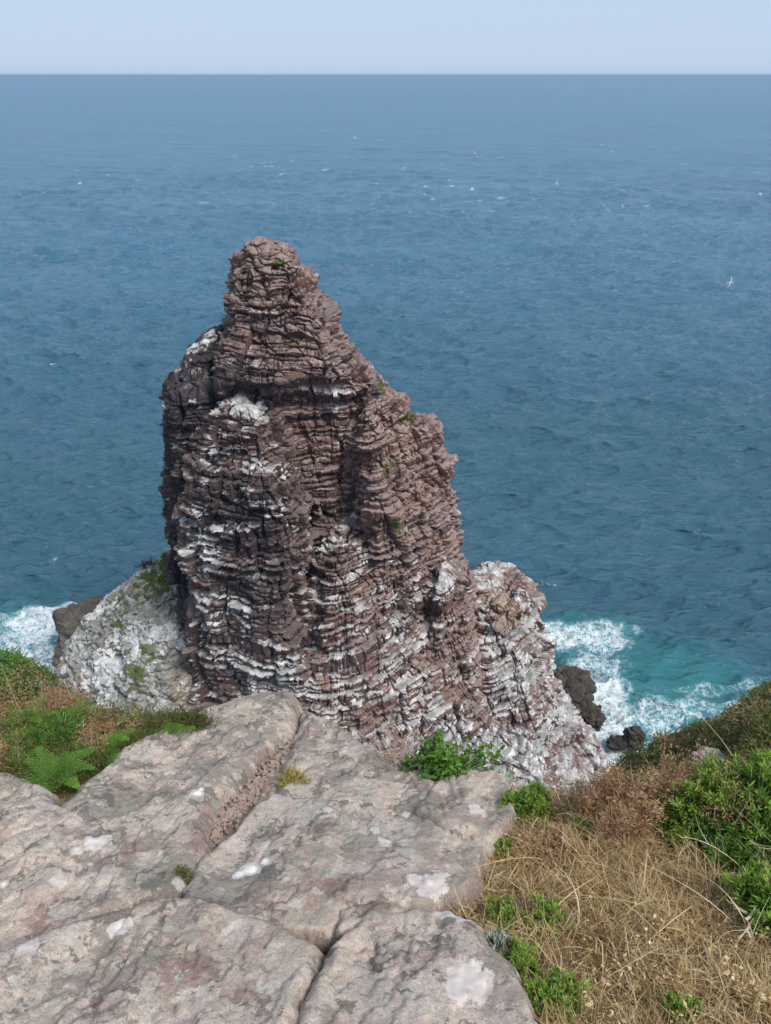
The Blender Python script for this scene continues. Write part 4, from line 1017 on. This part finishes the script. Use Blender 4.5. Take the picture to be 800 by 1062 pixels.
def cover(P, N, n, L, W, seed, name, label):
    g = np.random.default_rng(seed); vb = VB()
    i = g.integers(25, P.shape[0]-1, n); j = g.integers(1, P.shape[1]-1, n)
    b = P[i, j]+g.normal(0, L*.8, (n, 3))*np.array((1, 1, .1))
    cl = fbm(b[:, 0]/1.3, b[:, 1]/1.3, b[:, 2]*0, 3, seed); kp = g.random(n) < .45+.6*np.clip(cl, -.4, 1); b, cl, nn = b[kp], cl[kp], N[i, j][kp]
    k = 9; n = len(b)
    d = np.repeat(nn, k, 0)*.7+g.normal(0, .7, (n*k, 3)); b2 = np.repeat(b, k, 0)+g.normal(0, L*.5, (n*k, 3))
    tn = np.clip(np.repeat(.48-.35*cl+g.normal(0, .16, n), k)+g.normal(0, .1, n*k), 0, 1)
    vb.add(leaves(b2, d, L*g.uniform(.5, 1.3, n*k), W, g.normal(size=(n*k, 3)), tn))
    o = vb.build(name, M_cover); tag(o, label, 'heath', kind='stuff')
M_cover = leafmat('heath_cover', [(0, (.055, .11, .018)), (.3, (.105, .15, .034)), (.55, (.16, .145, .055)), (.8, (.25, .185, .095)), (1, (.36, .29, .17))], .85, .1)
cover(P1_, N1_, 9000, .10, .045, 711, 'heath_cover', 'short heath and grass covering the farther headland slope')
cover(P2_, N2_, 12000, .06, .022, 713, 'heath_cover', 'brown and green heath covering the nearer headland slope')
# grey outcrops on the nearer slope
def outcrop(name, label, cat, c, r, mat, seed, amp=.5, fl=1.0, n=(90, 150), sup=3.0, rotz=0.0):
    th = np.linspace(-math.pi, math.pi, n[1], endpoint=False); ph = np.linspace(-math.pi/2, math.pi/2, n[0])
    T, Ph = np.meshgrid(th, ph)
    D = np.stack([np.cos(Ph)*np.cos(T), np.cos(Ph)*np.sin(T), np.sin(Ph)], -1)
    k = (np.abs(D)**sup).sum(-1)**(-1/sup)
    r = np.array(r); Q = D*k[..., None]*r
    s = r.mean()
    idv, edge, f1 = worley3(Q[..., 0]/(s*.7)+seed, Q[..., 1]/(s*.7), Q[..., 2]/(s*.38), 800+seed)
    q = fbm(Q[..., 0]/s*1.3+seed, Q[..., 1]/s*1.3, Q[..., 2]/s*2.2, 5, 805+seed, .6)
    d = amp*s*(.35*(idv-.5)+.28*q-.22*np.exp(-edge/.08)+.3*(.5-f1))
    dec = np.cos(Ph)**.3
    Q = Q+D*(d*dec)[..., None]
    ca, sa = math.cos(rotz), math.sin(rotz); Q = Q@np.array([(ca, sa, 0), (-sa, ca, 0), (0, 0, 1)])
    nm = grid_normals(Q); nm *= np.sign((nm*D).sum(-1, keepdims=True)+1e-9); up = sstep(.3, .8, nm[..., 2])
    z0 = 0*idv
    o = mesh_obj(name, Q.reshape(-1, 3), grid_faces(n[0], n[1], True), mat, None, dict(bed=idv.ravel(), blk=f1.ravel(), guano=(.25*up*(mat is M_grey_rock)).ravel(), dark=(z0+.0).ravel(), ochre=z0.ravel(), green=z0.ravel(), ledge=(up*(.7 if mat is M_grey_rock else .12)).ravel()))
    o.location = c; tag(o, label, cat); return o
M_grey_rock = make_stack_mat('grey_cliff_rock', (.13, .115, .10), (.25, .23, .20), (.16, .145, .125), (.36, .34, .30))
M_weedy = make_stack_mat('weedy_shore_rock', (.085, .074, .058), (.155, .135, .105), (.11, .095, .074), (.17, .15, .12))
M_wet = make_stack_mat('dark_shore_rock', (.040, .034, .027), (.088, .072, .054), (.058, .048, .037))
outcrop('rock_outcrop', 'grey rock ledge at the edge of the nearer headland slope', 'rock outcrop', at(741, 792, 6.95), (.22, .26, .075), M_grey_rock, 1, .75, sup=2.4, rotz=.9)
outcrop('rock_outcrop', 'lower grey block under the ledge, half hidden by the green bush', 'rock outcrop', at(750, 812, 6.7), (.20, .22, .11), M_grey_rock, 2, .8, sup=2.6, rotz=.5)
# dark rocks at the waterline
outcrop('shore_rock', 'dark brown rock awash beside the white surf right of the stack', 'shore rock', at_z(596, 724, .3)+np.array((-.6, 0, 0)), (2.3, 3.9, 2.1), M_wet, 4, .75, rotz=-.35, n=(130, 240))
outcrop('shore_rock', 'low black rock in foam at the foot of the dark brown one', 'shore rock', at_z(614, 743, .2), (1.1, 1.3, .9), M_wet, 5, .9)
outcrop('shore_rock', 'small black rock standing alone in foam below the headland', 'shore rock', at_z(658, 766, .4), (.8, .9, 1.3), M_wet, 6, 1.0)
outcrop('shore_rock', 'nearly submerged dark rock between stack foot and lone rock', 'shore rock', at_z(640, 771, -.1), (.9, .7, .5), M_wet, 7, .9)
outcrop('shore_rock', 'brown weedy rock point at the left foot of the stack', 'shore rock', at(104, 652, 66)+np.array((0, 0, -2.0)), (4.2, 5.2, 4.2), M_weedy, 8, .75, rotz=.5, n=(130, 240))
outcrop('shore_rock', 'rounded dark rock below the brown weedy point', 'shore rock', at(80, 678, 62)+np.array((0, 0, -.8)), (1.8, 2.3, 2.1), M_weedy, 9, .7)

# ------------------------------------------------------------------ birds
def skin_body(name, pts, rad, mat, parent, seg=10):
    """one continuous lofted body through pts with radii (rx, rz)"""
    pts = np.array(pts, float); V = []; n = len(pts)
    tg = unit(np.gradient(pts, axis=0)); up = np.array((0, 0, 1.0)); 
    for i in range(n):
        s = unit(np.cross(tg[i], up+np.array((.01, .02, 0)))); u = np.cross(s, tg[i])
        for k in range(seg):
            a = 2*math.pi*k/seg; V.append(pts[i]+s*math.cos(a)*rad[i][0]+u*math.sin(a)*rad[i][1])
    o = mesh_obj(name, np.array(V), grid_faces(n, seg, True), mat, parent, smooth=True); return o
def flat_mat(name, c, rough=.7):
    m = NT(name); return m.done(m.mix(m.noise(30, 2), c, tuple(x*.85 for x in c)), rough)
M_white_f = flat_mat('white_feathers', (.75, .75, .75)); M_grey_f = flat_mat('grey_feathers', (.42, .44, .47)); M_black_f = flat_mat('black_feathers', (.018, .018, .020)); M_beak = flat_mat('yellow_bill', (.55, .36, .05))
def wing(name, root_pt, sgn, span, chord, mat, parent, dih, sweep, thick=.012):
    n = 9; V = []; F = []
    for i in range(n):
        t = i/(n-1); c = chord*(1-.25*t-.7*max(0, t-.45)**1.2)
        x = sgn*span*t; y = .06*math.sin(t*2.6)-sweep*t*t; z = dih*math.sin(t*1.9)*span*.5-dih*.35*t*t*span
        th = thick*(1-.8*t)
        for (dy, dz) in ((.35*c, 0), (0, th), (-.65*c, .1*th), (0, -.4*th)): V.append((x, y+dy, z+dz))
    V = np.array(V)+np.array(root_pt)
    return mesh_obj(name, V, grid_faces(n, 4, True), mat, parent, smooth=True)
b = at(757, 293, 105)
gull = empty('gull', tuple(b)); tag(gull, 'white gull gliding over the sea at the right, wings spread', 'gull')
gull.rotation_euler = (R(15), R(38), R(-118)); gull.scale = (1.4, 1.4, 1.4)
skin_body('body', [(0,-.30,0),(0,-.22,.0),(0,-.10,0),(0,.05,0),(0,.17,.01),(0,.24,.02),(0,.29,.02),(0,.33,.01)], [(.05,.008),(.045,.02),(.065,.055),(.075,.07),(.055,.055),(.05,.05),(.035,.035),(.008,.008)], M_white_f, gull)
wing('wing', (.04, .06, .02), 1, .66, .19, M_grey_f, gull, .35, .16); wing('wing', (-.04, .06, .02), -1, .66, .19, M_grey_f, gull, .35, .16)
skin_body('beak', [(0,.325,.01),(0,.35,.008),(0,.375,-.002)], [(.011,.012),(.009,.010),(.002,.002)], M_beak, gull, 6)
def cormorant(label, c, az, h=.85, lean=0.2, spread=False, group=None):
    """upright perched bird standing on the rock at c"""
    r = empty('cormorant', tuple(c)); tag(r, label, 'cormorant', group); r.rotation_euler = (0, 0, az); r.scale = (h/.8,)*3
    skin_body('body', [(0,-.24,.04),(0,-.14,.10),(0,-.05,.20),(0,.02,.34),(0,.06,.46),(0,.07,.56),(0,.10,.66),(0,.14,.72),(0,.19,.74),(0,.22,.735)],
              [(.03,.012),(.05,.03),(.095,.09),(.10,.10),(.07,.07),(.042,.045),(.034,.036),(.040,.040),(.03,.03),(.012,.012)], M_black_f, r)
    skin_body('beak', [(0,.215,.735),(0,.26,.735),(0,.29,.722)], [(.013,.013),(.010,.010),(.004,.004)], M_beak, r, 6)
    for s in (-1, 1): skin_body('leg', [(s*.05,.0,.22),(s*.055,.0,.08),(s*.055,.02,.0)], [(.022,.022),(.016,.016),(.02,.012)], M_black_f, r, 6)
    if spread:
        for s in (-1, 1): wing('wing', (s*.06, .02, .42), s, .5, .24, M_black_f, r, .25, .05)
    else:
        for s in (-1, 1): skin_body('wing', [(s*.085,.05,.44),(s*.105,.0,.32),(s*.085,-.09,.18),(s*.04,-.20,.08)], [(.02,.05),(.03,.085),(.026,.06),(.01,.015)], M_black_f, r, 8)
    return r

# place the perched birds on whatever rock lies under them
from mathutils import Vector
dg = bpy.context.evaluated_depsgraph_get()
def land(px, py):
    u = (px-400.0)/FPX; v = -(py-531.0)/FPX
    d = Vector((u, CP+v*SP, v*CP-SP)).normalized()
    hit, loc, nrm, idx, ob, mat_ = S.ray_cast(dg, Vector((0, 0, ZC))+d*20, d)
    return np.array(loc) if hit else at(px, py, 56)
GCM = 'cormorants standing on the right shoulder of the stack'
for px, py, az, lab in [(516,636,1.2,'black cormorant standing on the ochre patch of the shoulder'),(539,642,-.6,'black cormorant near the outer edge of the shoulder'),(534,706,.8,'lone black cormorant on a ledge below the ochre patch'),(531,620,2.2,'small dark cormorant near the top of the shoulder')]:
    cormorant(lab, land(px, py), az, .8, group=GCM)
cormorant('dark cormorant perched beside the one drying its wings', land(157, 586), -.8, .8)
cormorant('black cormorant drying spread wings on the pale slope ridge', land(150, 590), 1.0, .95, spread=True)

b = at(77, 617, 78); fb = empty('cormorant', tuple(b)); tag(fb, 'black cormorant flying low above the surf at the left', 'cormorant'); fb.rotation_euler = (R(-10), R(55), R(40))
skin_body('body', [(0,-.40,0),(0,-.30,0),(0,-.12,0),(0,.08,0),(0,.20,.01),(0,.34,.03),(0,.44,.04),(0,.52,.03)], [(.05,.01),(.05,.02),(.08,.08),(.09,.09),(.05,.05),(.035,.035),(.038,.038),(.008,.008)], M_black_f, fb)
for s_ in (-1, 1): wing('wing', (s_*.05, .05, .02), s_, .62, .22, M_black_f, fb, .5, .12)
